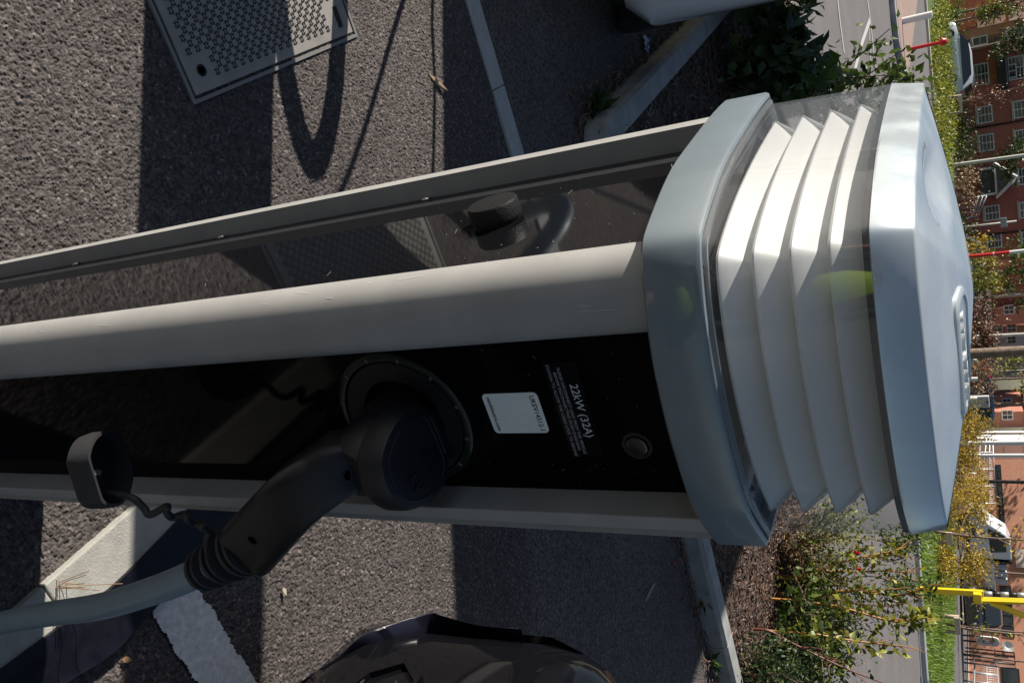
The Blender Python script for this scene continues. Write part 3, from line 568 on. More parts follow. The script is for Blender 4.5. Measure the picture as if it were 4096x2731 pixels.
# lid of the head
rings = [RG_(.040, 1.3640, 8), RG_(.0145, 1.3635, 8), RG_(.0135, 1.3643, 8), RG_(.0137, 1.3655, 8), RG_(.0180, 1.3855, 8), RG_(.0188, 1.3867, 8), RG_(.0203, 1.3872, 8), RG_(.026, 1.3885, 8)]
base_in = inset(.026, 8)
zt = lambda r_: 1.3885 + .0220 * (1 - r_ ** 1.35)
def dish(x, y, rr_=.5):
    u = np.array([x, y]) - np.array([-.085, .610]); e = ((u @ A2) / .060) ** 2 + ((u @ B2) / .030) ** 2
    return -.0075 * max(0.0, 1 - e) ** 1.3 * min(1, max(0, (1 - rr_) / .2)) if e < 1 else 0.0
for r_ in np.linspace(.97, .03, 30):
    pts = CC + (rsm(base_in, int(2 + (1 - r_) * 40)) - CC) * r_
    rings.append([P3(p, zt(r_) + dish(*p, r_)) for p in pts])
mb = MB(); mb.loft(rings, True, False, True); _n = capm.node_tree; _a = _n.nodes.new('ShaderNodeTexNoise'); _a.inputs['Scale'].default_value = 26; _a.inputs['Detail'].default_value = 8; _m = _n.nodes.new('ShaderNodeMapRange'); _m.inputs[1].default_value = .35; _m.inputs[2].default_value = .75; _m.inputs[3].default_value = .16; _m.inputs[4].default_value = .5
_n.links.new(_n.nodes['Texture Coordinate'].outputs['Object'], _a.inputs['Vector']); _n.links.new(_a.outputs['Fac'], _m.inputs[0]); _n.links.new(_m.outputs[0], _n.nodes['Principled BSDF'].inputs['Roughness'])
hd = build('lamp_lid', mb, capm, ped, sharp=.8)
# maker's plaque on the lid
def lidz(x, y):
    d = np.array([x, y]) - CC; th = np.arctan2(d[1], d[0]); bi = base_in - CC; k = np.argmin(np.abs(np.angle(np.exp(1j * (np.arctan2(bi[:, 1], bi[:, 0]) - th))))); return zt(min(1, np.linalg.norm(d) / np.linalg.norm(bi[k])))
def hitlid(px):
    d = ray(*px); d = d / np.hypot(d[0], d[1])
    for t in np.arange(.45, .95, .0005):
        p = E0 + d * t
        if np.hypot(p[0] - CC[0], p[1] - CC[1]) < .15 and p[2] <= lidz(p[0], p[1]): return p
    return E0 + d * .62
pc = hitlid((3848, 1408))[:2] + np.array([0, .006])
def PQ(s, t, z_): p = pc + B2 * s + np.array([-.469, .883]) * t; return P3(p, lidz(*p) + z_)
R0 = rrect(0, 0, .088, .034, .012)
mb = MB(); mb.loft([[PQ(*p, -.004) for p in R0], [PQ(*p, .0012) for p in R0], [PQ(p[0] * .96, p[1] * .92, .0022) for p in R0], [PQ(p[0] * .88, p[1] * .78, .0022) for p in R0], [PQ(p[0] * .86, p[1] * .76, .0012) for p in R0]], True, False, True)
pq = build('maker_plaque', mb, capm, hd)
text('lettering', 'ROLEC', .020, PQ(-.030, -.007, .0016), B3, A3, ZU, mat('plaque_letters', (.58, .60, .60), .25, .2), pq, 'LEFT', .0012, .062)
# ------------------------------------------------------------------ charging cable and plug
def L3(s, o, z_): return PRp + B3 * s + NR * o + ZU * z_
cab = root('charging_cable', L3(-.04, .10, .90), 'grey charging cable with black plug pushed into the pedestal socket', 'charging cable')
cl = sp([L3(-.0745, .035, .972), L3(-.080, .070, .968), L3(-.083, .098, .948), L3(-.066, .112, .915), L3(-.034, .112, .868), L3(-.002, .108, .818)], 7)
def rsec(pts, W0, H0, W1, H1, e=2.6, n=28, side=None):
    rings = []
    for i, p in enumerate(pts):
        t = pts[min(i + 1, len(pts) - 1)] - pts[max(0, i - 1)]; t /= np.linalg.norm(t); w = side if side is not None else NR; w = w - (w @ t) * t
        if np.linalg.norm(w) < .5: w = ZU - (ZU @ t) * t
        w /= np.linalg.norm(w); u = np.cross(t, w); k = i / (len(pts) - 1); Wk, Hk = W0 + (W1 - W0) * k, H0 + (H1 - H0) * k
        rings.append([p + u * Wk / 2 * np.sign(math.cos(a_)) * abs(math.cos(a_)) ** (2 / e) + w * Hk / 2 * np.sign(math.sin(a_)) * abs(math.sin(a_)) ** (2 / e) for a_ in np.linspace(0, math.tau, n, endpoint=False)])
    return rings
hs = sp([L3(-.074, .050, .962), L3(-.076, .072, .948), L3(-.062, .090, .915), L3(-.034, .094, .872), L3(-.004, .090, .828)], 8)
mb = MB(); mb.loft(rsec(hs, .046, .046, .058, .050, 4.6), True, True, True); hnd = build('plug_handle', mb, matblack, cab)
mb = MB(); mb.lathe(SC + NR * .030, NR + ZU * -.12, [(0, .0300), (.025, .0300), (.040, .027), (.050, .022)], 36); build('plug_nose', mb, matblack, cab)
from mathutils.bvhtree import BVHTree
def hit(o, px):
    t_ = BVHTree.FromPolygons([tuple(np.array(v.co) + rbase(o.parent)) for v in o.data.vertices], [tuple(p.vertices) for p in o.data.polygons]); d = ray(*px); d /= np.linalg.norm(d); h_ = t_.ray_cast(Vector(E0), Vector(d)); n_ = np.array(h_[1]); return np.array(h_[0]), n_ if n_ @ d < 0 else -n_
for px_ in (zb(1935, 415), zb(1400, 775)):
    try: c, n_ = hit(hnd, px_)
    except Exception: continue
    mb = MB(); mb.lathe(c, n_, [(-.003, .0052), (.0004, .0052), (.0005, .0044), (-.002, .0042)], 18, cap=False); build('screw_rim', mb, matblack, hnd); mb = MB(); mb.lathe(c, n_, [(.0001, .0043), (.0003, .0043), (.0003, .0001)], 18); build('screw_hole', mb, mat('hole_black', (.001, .001, .001), 1, spec=0), hnd)
seam = []
for k in range(14):
    try: c, n_ = hit(hnd, zb(*(np.array([1420, 940]) + (np.array([2010, 530]) - np.array([1420, 940])) * k / 13 + np.array([0, 12]) * math.sin(k / 13 * 3.14)))); seam.append(c + n_ * .0001)
    except Exception: pass
if len(seam) > 4: mb = MB(); mb.tube(seam, .0004, 5); build('seam', mb, darkin, hnd)
sdir = L3(.047, .100, .712) - L3(-.002, .106, .816)
mb = MB(); s0_, s1_ = L3(-.003, .090, .825), L3(.040, .092, .730)
mb.tube([s0_ + (s1_ - s0_) * t for t in np.linspace(0, 1, 6)], [.0135, .013, .0125, .012, .0115, .0112], 20)
sl_d = (s1_ - s0_) / np.linalg.norm(s1_ - s0_)
for k in range(6):
    t = k / 5.2; c = s0_ + (s1_ - s0_) * t; r_ = .0300 - .0085 * t
    tilt = sl_d + NR * (.12 if k % 2 else -.10); mb.lathe(c, tilt, [(-.0022, r_ - .004), (-.0022, r_), (.0022, r_), (.0022, r_ - .004)], 28)
for sgn in (-1, 1):
    u = np.cross(sl_d, NR); u /= np.linalg.norm(u); mb.tube([s0_ + u * sgn * .023, s1_ + u * sgn * .0145], .002, 6)
build('strain_relief', mb, rubber, cab)
cm = mat('grey_cable_sheath', (.22, .285, .32), .42, nscale=30, namt=.06, spec=.4)
cp = sp([L3(.028, .092, .758), L3(.044, .094, .718), L3(.071, .097, .642), L3(.108, .100, .520), L3(.142, .100, .375), L3(.178, .100, .235), L3(.215, .115, .09), L3(.30, .13, .022), L3(.55, .10, .018), L3(.9, .2, .018)], 8)
mb = MB(); mb.tube(cp, .0152, 26); build('cable', mb, cm, cab)
cc_ = L3(-.085, .095, .668); ca = np.array([-.10, .42, .90]); ca /= np.linalg.norm(ca)
def capring(h, r_):
    r_ = r_ * 1.08
    u = np.cross(ca, ZU); u /= np.linalg.norm(u); w = np.cross(u, ca)
    return [cc_ + ca * h + u * r_ * math.cos(a_) + w * r_ * (math.sin(a_) if math.sin(a_) < .8 else .8) for a_ in np.linspace(0, math.tau, 36, endpoint=False)]
mb = MB(); mb.loft([capring(-.012, .024), capring(-.0135, .029), capring(-.010, .033), capring(0, .0345), capring(.012, .0345), capring(.0125, .0315), capring(-.008, .0305)], True, True, True); dc = build('dust_cap', mb, rubber, cab)
tp = [onpl(zb(*p), L3(0, .10, .9), NR) for p in ((540, 400), (530, 470), (505, 510), (560, 515), (650, 520), (740, 545), (800, 600), (840, 628), (900, 610), (945, 600), (955, 650), (1000, 650), (1060, 632), (1060, 685), (1100, 700), (1150, 685), (1150, 740), (1140, 780), (1175, 815))]
tp = [p + NR * (.006 * math.sin(i * 2.2) if i > 6 else .0) for i, p in enumerate(tp)]
mb = MB(); mb.tube(sp(tp, 5), .0036, 10); build('tether', mb, rubber, cab)
# black glossy strip on the ground right of the edging
q0 = [onz((.5299 * x, 1900 + .5299 * y), .03)[:2] for x, y in ((0, 1480), (470, 1130), (900, 800), (1440, 250), (1700, 0))]
q1 = [onz((.5299 * x, 1900 + .5299 * y), .022)[:2] for x, y in ((470, 1568), (830, 1340), (1100, 1060), (1700, 400), (2000, 120))]
q0 = [np.array([*(2 * q0[0] - q0[1]), 0])] + [P3(p) for p in q0]; q1 = [np.array([q1[0][0] + .03, q1[0][1] - .12, 0])] + [P3(p) for p in q1]; q0 = sp(q0, 6); q1 = sp(q1, 6)
mb = MB(); mb.loft([[P3(p, .008) for p in q0], [P3(p, .030) for p in q0], [P3(.75 * p + .25 * q, .034) for p, q in zip(q0, q1)], [P3(.2 * p + .8 * q, .024) for p, q in zip(q0, q1)], [P3(q, .030) for q in q1], [P3(q, .008) for q in q1]], False)
o = build('rubber_guard', mb, mat('wet_gloss_black', (.006, .006, .010), .16, spec=.35, nscale=40, namt=.4), bev=.0)
tag(o, 'glossy black curved guard strip lying beside the white concrete edging', 'guard strip')
# dead grass, stick, weed, litter, leaves
def dot(name, px, z_, label, cat, col, L, Wd, th=None, hz=.006):
    c = gp(px); c[2] = z_; th = random.uniform(0, 3) if th is None else th; d = np.array([math.cos(th), math.sin(th), .15]); u = np.array([-math.sin(th), math.cos(th), 0]); mb = MB()
    pts = [c - d * L + ZU * .002, c - d * L * .4 + u * Wd + ZU * .003, c + d * L * .5 + u * Wd * .8, c + d * L + ZU * .002, c + d * L * .4 - u * Wd * .9, c - d * L * .5 - u * Wd * .8 + ZU * .001]; n_ = 6
    mb.add(pts + [p + ZU * hz for p in pts], [tuple(range(6))[::-1], tuple(range(6, 12))] + [(i, (i + 1) % 6, 6 + (i + 1) % 6, 6 + i) for i in range(6)]); return tag(build(name, mb, mat(name + cat + str(col[0]), col, .7)), label, cat)
dot('twig', (1738, 335), .006, 'short pale twig lying on the sunny tarmac left of the charger', 'twig', (.40, .28, .16), .045, .006, 1.15, .008)
dot('fallen_leaf', (1120, 2362), .012, 'small pale oval leaf on the tarmac beside the plug handle', 'leaf', (.45, .40, .32), .010, .005, .3, .002)
dot('fallen_leaf', (489, 2634), .010, 'tiny orange leaf in the shadow near the painted line', 'leaf', (.55, .33, .16), .009, .006, 1.2, .002)
dot('fallen_leaf', (2690, 2250), .006, 'small red leaf by the planter kerb on the right', 'leaf', (.35, .02, .03), .020, .007, 2.2, .003)
dot('twig', (2592, 2366), .006, 'grey wood splinter on the dark tarmac right of the charger', 'twig', (.30, .26, .24), .055, .006, 2.1, .006)
lt = root('litter', gp((2572, 180)), 'crumpled white and blue wrapper on the dark tarmac by the kerb', 'litter'); c = gp((2572, 180)); mb = MB(); nn_ = 7
V = [c + np.array([(i - 3) * .012, (j - 2) * .014, .012 + random.uniform(0, .016)]) for j in range(5) for i in range(nn_)]
mb.add(V, [(j * nn_ + i, j * nn_ + i + 1, (j + 1) * nn_ + i + 1, (j + 1) * nn_ + i) for j in range(4) for i in range(nn_ - 1)]); build('wrapper', mb, mat('wrapper_white', (.65, .68, .78), .3, nscale=60, col2=(.25, .28, .45)), lt)
def weed(px, label, n=26, L=.085, zz=0.01, pos=None):
    c = gp(px) if pos is None else np.array(pos); r = root('weed', c, label, 'weed'); th = rng.uniform(0, 6.28, n); st_ = []
    C = np.stack([c[0] + .012 * np.cos(th), c[1] + .012 * np.sin(th), np.full(n, c[2] + zz)], 1); D = np.stack([np.cos(th), np.sin(th), rng.uniform(.1, .9, n)], 1) * 2.2
    leaves('leaf_rosette', C, np.full(n, L), leafmat('weed_green', (.06, .12, .03)), r, asp=.28, dirs=D); return r
weed((2370, 455), 'small green weed growing at the rounded corner of the planter kerb', 40, .13)
weed((2790, 2380), 'dark leafy weed at the foot of the right planter kerb', 16, .075, .02); weed((2840, 2640), 'second leafy weed lower along the right planter kerb', 16, .085, .02)
c = gp((195, 2330)); r = root('dry_grass', c, 'thin dry grass stalks growing by the joint in the white edging', 'dry grass'); mb = MB()
for k in range(7):
    e = c + np.array([random.gauss(0, .012), random.gauss(.01, .012), random.uniform(.05, .16)]); mb.tube([c + np.array([random.gauss(0, .01), random.gauss(0, .01), 0]), (c + e) / 2 + np.array([.003, 0, 0]), e], .0007, 4)
build('stalk', mb, mat('dry_straw', (.32, .20, .11), .8), r)
# ------------------------------------------------------------------ plants of the bed
def stems(mbs, base, tip, r, bend=.1, n=6):
    base = np.array(base, float); tip = np.array(tip, float); mid = (base + tip) / 2 + np.array([random.gauss(0, bend), random.gauss(0, bend), 0]) * np.linalg.norm(tip - base); pts = sp([base, mid, tip], n); mbs.tube(pts, list(np.linspace(r, r * .35, len(pts))), 6); return pts
dog = mat('orange_stem', (.42, .20, .05), .5); redst = mat('red_stem', (.16, .045, .035), .5); brst = mat('brown_stem', (.12, .08, .05), .7)
LG1 = leafmat('leaf_mid_green', (.085, .155, .03)); LG2 = leafmat('leaf_yellow_green', (.20, .25, .035)); LG3 = leafmat('leaf_dark_green', (.04, .085, .025)); LDRY = leafmat('leaf_dry', (.26, .19, .12), .1)
LOR = leafmat('leaf_autumn_yellow', (.40, .33, .04)); LEV = leafmat('leaf_evergreen', (.05, .085, .022), .2)
def shrub(name, label, cat, base, size, n, leaf, lm, sm, nst=7, asp=.5, group=None, hmin=.15, jitter=.09, bias=(0, 0)):
    base = np.array(base, float); r = root(name, base, label, cat, group); mb = MB(); pts = []
    for k in range(nst):
        tip = base + np.array([random.gauss(bias[0], .5) * size[0], random.gauss(bias[1], .5) * size[1], random.uniform(.65, 1.0) * size[2]])
        p = stems(mb, base + np.array([random.gauss(0, .04), random.gauss(0, .04), 0]), tip, .006 + .003 * size[2], .12, 7); pts += p[int(len(p) * hmin):]
        for _ in range(3):
            q = p[random.randint(len(p) // 3, len(p) - 2)]; t2 = q + np.array([random.gauss(0, .22) * size[0], random.gauss(0, .22) * size[1], random.uniform(.05, .25) * size[2]]); pts += stems(mb, q, t2, .004, .1, 4)
    build('stems', mb, sm, r); P_ = np.array(pts); C = P_[rng.integers(0, len(P_), n)] + rng.normal(size=(n, 3)) * jitter * np.array([size[0], size[1], size[2] * .8]); C[:, 2] = np.maximum(C[:, 2], base[2] + .01)
    leaves('foliage', C, np.full(n, leaf), lm, r, asp=asp); return r
# left: broad leaved green shrub in half shade
def PX(px, z_): q = onz(px, z_); return q
b0 = onz(zd(1010, 560), .08); shrub('leafy_shrub', 'broad leaved green shrub in front of the road, half in shade', 'shrub', b0 + np.array([.1, .0, 0]), (.42, .42, .55), 700, .10, LG1, brst, 10, .5, jitter=.13, bias=(.2, 0))
b0 = onz(zd(1330, 640), .08); shrub('leafy_shrub', 'sunlit green shrub rising behind the left corner of the lamp head', 'shrub', b0 + np.array([.22, -.1, 0]), (.30, .35, .95), 620, .085, LG1, brst, 9, .5, jitter=.13)
b0 = onz(zd(800, 640), .08); shrub('leafy_shrub', 'low dark green shrub in the shade of the bed left of the lamp head', 'shrub', b0, (.5, .45, .5), 520, .12, LG3, brst, 8, .6, jitter=.15)
b0 = onz(zd(1080, 120), .08); shrub('leafy_shrub', 'small bright green plant at the far left rim of the bed', 'shrub', b0, (.25, .25, .35), 260, .085, LG1, brst, 6, .5)
# right: mixed bed
def bz(px): return onz(px, .08)
shrub('mixed_shrub', 'tangled yellow green bush directly right of the clear lamp head', 'shrub', bz(zc(430, 300)) + np.array([.0, .2, 0]), (.5, .45, .55), 1700, .036, LG2, brst, 12, .45, jitter=.14)
shrub('mixed_shrub', 'dense small leaved green bush behind the bark in the right bed', 'shrub', bz(zc(420, 520)) + np.array([.1, .25, 0]), (.55, .45, .42), 1900, .034, LG1, brst, 12, .45, jitter=.14)
shrub('mixed_shrub', 'bush with larger pale green leaves low in the right bed', 'shrub', bz(zc(330, 800)) + np.array([.1, .1, 0]), (.45, .4, .38), 420, .075, LG1, brst, 9, .6, jitter=.14)
shrub('mixed_shrub', 'dark fine leaved bush at the bottom right end of the bed', 'shrub', bz(zc(130, 1080)), (.4, .4, .34), 1700, .030, LG3, brst, 10, .5, jitter=.17)
shrub('mixed_shrub', 'dark green bush beside the road at the lower end of the bed', 'shrub', bz(zc(360, 1080)), (.4, .35, .36), 1500, .035, LG3, brst, 10, .5, jitter=.17)
shrub('dry_plant', 'brown dried flower heads among the green bushes', 'dry plant', bz(zc(450, 650)) + np.array([.05, .05, 0]), (.32, .28, .45), 1300, .024, LDRY, brst, 14, .6, jitter=.10, hmin=.3)
shrub('dry_plant', 'dry brown grassy tuft beside the grey collar of the charger', 'dry plant', bz(zc(430, 170)), (.4, .35, .35), 700, .05, LDRY, brst, 14, .15, jitter=.12)
# long orange stems with tufts
def wand(name, label, pxs, ys, r, sm, lm, nl=60, leaf=.075, mode='tip', group='orange stemmed wands in the right bed'):
    pts = [ony(p, y) for p, y in zip(pxs, ys)]; b = pts[0].copy(); b[2] = .07; R_ = root(name, b, label, 'shrub stem', group); mb = MB(); P_ = sp([b] + pts, 6); mb.tube(P_, list(np.linspace(r, r * .45, len(P_))), 7)
    for _ in range(4):
        q = P_[random.randint(len(P_) // 2, len(P_) - 2)]; stems(mb, q, q + np.array([random.gauss(0, .06), random.gauss(0, .06), random.uniform(.08, .2)]), r * .4, .1, 4)
    build('stem', mb, sm, R_); P_ = np.array(P_); k = len(P_); idx = (rng.beta(2.6, 1.2, nl) * (k - 1)).astype(int) if mode == 'tip' else rng.integers(k // 3, k, nl)
    C = P_[idx] + rng.normal(size=(nl, 3)) * .035; leaves('foliage', C, np.full(nl, leaf), lm, R_, asp=.5); return R_
wand('shrub_stem', 'orange stem leaning left with a yellow green tuft, closest to the lamp head', [zc(560, 420), zc(830, 320), zc(1010, 265), zc(1260, 215), zc(1420, 170)], [5.6, 5.65, 5.7, 5.75, 5.8], .009, dog, LG2, 90, .055)
wand('shrub_stem', 'straight upright orange stem crossing the grey road below the leaning one', [zc(560, 400), zc(860, 362), zc(1060, 362), zc(1260, 358), zc(1490, 372)], [5.7, 5.75, 5.8, 5.8, 5.8], .008, dog, LG2, 80, .05)
wand('shrub_stem', 'upper of two orange stems growing side by side over the road kerb', [zc(600, 560), zc(880, 518), zc(1080, 525), zc(1280, 508), zc(1440, 490)], [5.6, 5.6, 5.6, 5.6, 5.6], .009, dog, LG2, 60, .05)
wand('shrub_stem', 'lower of two orange stems, ending in a tuft over the verge below the yellow barrier', [zc(600, 570), zc(960, 522), zc(1180, 540), zc(1400, 545), zc(1560, 490), zc(1640, 460)], [5.65, 5.65, 5.65, 5.65, 5.65, 5.65], .009, dog, LG1, 110, .05)
wand('shrub_stem', 'orange stem sloping right up to a dark leafy tuft over the verge', [zc(620, 600), zc(890, 640), zc(1080, 690), zc(1330, 755), zc(1540, 730), zc(1600, 720)], [5.4, 5.4, 5.4, 5.4, 5.4, 5.4], .010, dog, LG2, 150, .06)
wand('shrub_stem', 'long yellow stem with paired pale leaves in the lower right bed', [zc(300, 820), zc(480, 840), zc(680, 850), zc(900, 888), zc(1180, 928), zc(1400, 950)], [5.1, 5.1, 5.1, 5.15, 5.2, 5.2], .008, dog, LG2, 90, .06, 'all')
wand('shrub_stem', 'bare dark red branch stretching over the road at the bottom right', [zc(350, 830), zc(500, 910), zc(700, 1010), zc(960, 1130), zc(1250, 1240)], [4.9, 4.95, 5.0, 5.0, 5.0], .009, redst, LG1, 8, .05, group=None)
wand('shrub_stem', 'thin bare reddish twig between the orange stems', [zc(800, 560), zc(920, 588), zc(1100, 622), zc(1300, 635), zc(1450, 605)], [5.5] * 5, .005, redst, LG1, 4, .05, group=None)
def sprig(label, pxs, y, n, lm=LG1, leaf=.036):
    pts = [ony(p, y) for p in pxs]; b = pts[0].copy(); b[2] = .07; R_ = root('rose_sprig', b, label, 'shrub', 'arching rose sprays in the right bed'); mb = MB(); P_ = sp([b] + pts, 6); mb.tube(P_, .0035, 5)
    for _ in range(9):
        q = P_[random.randint(len(P_) // 3, len(P_) - 1)]; e = stems(mb, q, q + np.array([random.gauss(0, .12), random.gauss(0, .1), random.gauss(.05, .09)]), .002, .1, 4); P_ = P_ + e
    build('stem', mb, brst, R_); P2 = np.array(P_[len(P_) // 4:]); C = P2[rng.integers(0, len(P2), n)] + rng.normal(size=(n, 3)) * .03; leaves('foliage', C, np.full(n, leaf), lm, R_, asp=.35)
    return R_, P2
sprig('arching rose spray with fine leaves just below the lamp head', [zc(650, 200), zc(850, 110), zc(1100, 100), zc(1300, 140), zc(1480, 150)], 5.9, 330)
r_, P2 = sprig('fine leaved rose spray with red hips over the road', [zc(700, 300), zc(900, 230), zc(1100, 180), zc(1250, 280), zc(1400, 260)], 6.0, 330)
hip = mat('rose_hip_red', (.45, .01, .015), .25)
for px in ((1032, 216), (1046, 216), (1050, 345)):
    q = ony(zc(*px), 5.75); mb = MB(); mb.lathe(q, (.2, .1, 1), [(-.016, .003), (-.008, .013), (0, .016), (.008, .013), (.016, .003)], 12); build('rose_hip', mb, hip, r_)
sprig('fine leaved rose spray drooping right over the road', [zc(700, 400), zc(950, 420), zc(1150, 400), zc(1330, 450), zc(1440, 480)], 5.9, 260)
sprig('dark rose spray hanging below the red hips', [zc(750, 620), zc(880, 700), zc(930, 760), zc(900, 810)], 5.5, 300)
sprig('dark arching spray near the bottom edge over the road', [zc(500, 900), zc(640, 960), zc(760, 1060), zc(820, 1150)], 5.2, 420, LG3)
sprig('short spray of narrow leaves under the yellow barrier', [zc(1000, 560), zc(1150, 600), zc(1280, 590), zc(1400, 560)], 5.8, 160)
# ------------------------------------------------------------------ second pedestal off to the left, its cables
ped2 = copy_tree(ped, None, ('dust', 'lettering')); ped2.location = (PB[0] - 1.34, PB[1] + .665, 0); BASE[ped2.name] = np.array(ped2.location)
ped2['label'] = 'second identical charging pedestal standing further left, beyond the chamber cover'
mb = MB(); mb.tube(sp([(-1.38, 1.43, 0.0), (-1.30, 1.46, .17), (-1.20, 1.54, .36), (-1.165, 1.62, .42), (-1.20, 1.69, .33), (-1.28, 1.72, .15), (-1.33, 1.74, 0)], 6), [.03] * 37, 10)
tag(build('cable_loop', mb, cm), 'thick loop of spare cable standing at the foot of the left pedestal', 'cable')
mb = MB(); mb.tube(sp([(-1.33, 1.35, .95), (-1.40, 1.62, .72), (-1.46, 1.81, .57), (-1.50, 2.03, .28), (-1.56, 2.3, .02), (-1.7, 2.5, .02)], 8), .008, 8); mb.tube(sp([(-1.45, 2.15, .60), (-1.52, 2.17, .46), (-1.60, 2.175, .31), (-1.66, 2.3, .02)], 8), .008, 8)
tag(build('hanging_cable', mb, cm), 'thin cable drooping from the left pedestal towards the white car', 'cable')
# ------------------------------------------------------------------ cars
tyre = mat('tyre_rubber', (.02, .02, .021), .75, bump=.8, bscale=90); rimm = mat('alloy_rim', (.45, .46, .48), .3, .8); glassc = mat('car_glass', (.02, .025, .03), .06, spec=.8); lampr = mat('tail_lamp_red', (.45, .01, .01), .2, coat=.5); lampw = mat('head_lamp_glass', (.55, .58, .62), .08, .3, coat=1)
def frame(origin, fwd):
    f_ = np.array([fwd[0], fwd[1], 0.0]); f_ /= np.linalg.norm(f_); l_ = np.array([-f_[1], f_[0], 0]); o_ = np.array(origin, float)
    return lambda x, y, z: o_ + f_ * x + l_ * y + ZU * z
def wheel(T, x, y, r, w, parent, n=28):
    c = T(x, y, r); ax = T(x, y + 1, r) - c; ax /= np.linalg.norm(ax); s_ = 1 if y > 0 else -1
    mb = MB(); mb.lathe(c, ax, [(-w / 2, r * .62), (-w / 2, r * .93), (-w / 2 + .02, r), (w / 2 - .02, r), (w / 2, r * .93), (w / 2, r * .62)], n, cap=False)
    if r > .3:
        for k in range(56):
            a_ = k * math.tau / 56; u = np.cross(ax, ZU); u /= np.linalg.norm(u); d = u * math.cos(a_) + ZU * math.sin(a_); e = -u * math.sin(a_) + ZU * math.cos(a_)
            for q in (-.3, .3): mb.box(c + d * (r + .002) + ax * w * q, (.012, r * .07, w * .3), (d, e, ax))
    wh = build('wheel', mb, tyre, parent); mb = MB(); mb.lathe(c + ax * s_ * w * .30, ax * s_, [(-.02, r * .63), (.03, r * .62), (.02, r * .55), (.0, r * .5), (-.01, r * .12), (.02, r * .1), (.022, .001)], n)
    for k in range(5):
        a_ = k * math.tau / 5; u = np.cross(ax, ZU); u /= np.linalg.norm(u); d = u * math.cos(a_) + ZU * math.sin(a_); e = -u * math.sin(a_) + ZU * math.cos(a_); mb.box(c + ax * s_ * (w * .30 + .015) + d * r * .34, (r * .5, r * .13, .03), (d, e, ax * s_))
    build('rim', mb, rimm, wh)
def car(name, label, cat, origin, fwd, L, Wd, H, paint_, style='hatch', group=None, wr=.33, detail=True, cab=False):
    """origin = ground point under the middle of the car"""
    T = frame(origin, fwd); r = root(name, T(0, 0, 0), label, cat, group); h = L / 2; w = Wd / 2; belt = H * .60
    if style == 'hatch': lower = [(-h, .30, .78), (-h * .97, .22, .86), (-h * .9, .18, 1.0), (-h * .55, .17, 1.0), (0, .17, 1.0), (h * .55, .17, 1.0), (h * .85, .19, .96), (h * .95, .22, .84), (h, .32, .66)]; topz = [belt * .93, belt, belt * 1.03, belt * 1.02, belt, belt * .98, belt * .86, belt * .78, belt * .66]; gh = [(-h * .93, belt * 1.0), (-h * .78, H * .93), (-h * .55, H), (h * .05, H), (h * .30, H * .93), (h * .62, belt * .97)]
    elif style == 'van': lower = [(-h, .42, .78), (-h * .99, .38, .87), (-h * .97, .34, .93), (-h * .935, .31, .97), (-h * .88, .29, .995), (-h * .7, .27, 1.0), (0, .25, 1.0), (h * .6, .25, 1.0), (h * .9, .27, .95), (h, .38, .8)]; topz = [belt, belt, belt * 1.01, belt * 1.02, belt * 1.02, belt * 1.02, belt, belt * .98, belt * .85, belt * .7]; gh = [(-h * .99, belt), (-h * .97, H * .97), (-h * .9, H), (h * .3, H), (h * .5, H * .94), (h * .85, belt * .9)]
    rings = []
    for (x, zb_, k), zt_ in zip(lower, topz):
        ww = w * k; pr_ = [(-ww * .86, zb_), (-ww * .97, zb_ + .08), (-ww, zb_ + (zt_ - zb_) * .45), (-ww * .985, zb_ + (zt_ - zb_) * .75), (-ww * .92, zt_ - .02), (-ww * .82, zt_), (0, zt_ + .015), (ww * .82, zt_), (ww * .92, zt_ - .02), (ww * .985, zb_ + (zt_ - zb_) * .75), (ww, zb_ + (zt_ - zb_) * .45), (ww * .97, zb_ + .08), (ww * .86, zb_)]
        rings.append([T(x, y, z) for y, z in pr_])
    mb = MB(); mb.loft(rings, True, True, True); bd = build('body', mb, paint_, r)
    rings = []; n_ = len(gh)
    for x, z in gh:
        k = .93 - .22 * (z - belt) / (H - belt); y0 = w * .93
        yt = w * k; rings.append([T(x, -y0, belt * .96), T(x, -yt, max(z - .06, belt * .97)), T(x, -yt * .9, z), T(x, yt * .9, z), T(x, yt, max(z - .06, belt * .97)), T(x, y0, belt * .96)])
    mb = MB(); mb.loft(rings, True, True, True, True); build('roof', mb, paint_, r)
    for s_ in (-1, 1):
        mb = MB()
        xs = [gh[0][0] + .25, gh[2][0], gh[-3][0] + .0, gh[-2][0] + .1, gh[-1][0] - .05]; z0 = belt * 1.02; zt_ = [z0 + .05, H - .10, H - .10, H * .90, z0 + .02]
        low = [T(x, s_ * (w * .93 + .012), z0) for x in xs]; hi = [T(x, s_ * (w * .93 - (w * .22) * (z - belt) / (H - belt) + .014), z) for x, z in zip(xs, zt_)]
        mb.loft([low, hi], False, smooth=False); build('side_window', mb, glassc, r)
    mb = MB(); x0, zz0 = gh[-1]; x1, zz1 = gh[-2]; mb.add([T(x0 - .02, -w * .8, zz0 + .05), T(x0 - .02, w * .8, zz0 + .05), T(x1 + .02, w * .68, zz1 + .01), T(x1 + .02, -w * .68, zz1 + .01)], [(0, 1, 2, 3)]); build('windscreen', mb, glassc, r)
    mb = MB(); x0, zz0 = gh[0]; x1, zz1 = gh[1]; mb.add([T(x0 - .03, -w * .72, zz0 + .08), T(x0 - .03, w * .72, zz0 + .08), T(x1 - .02, w * .66, zz1 - .03), T(x1 - .02, -w * .66, zz1 - .03)], [(0, 1, 2, 3)]); build('rear_window', mb, glassc, r)
    for x in (-h * .60, h * .62):
        for s_ in (-1, 1): wheel(T, x, s_ * (w - .10), wr, .2, r, 20)
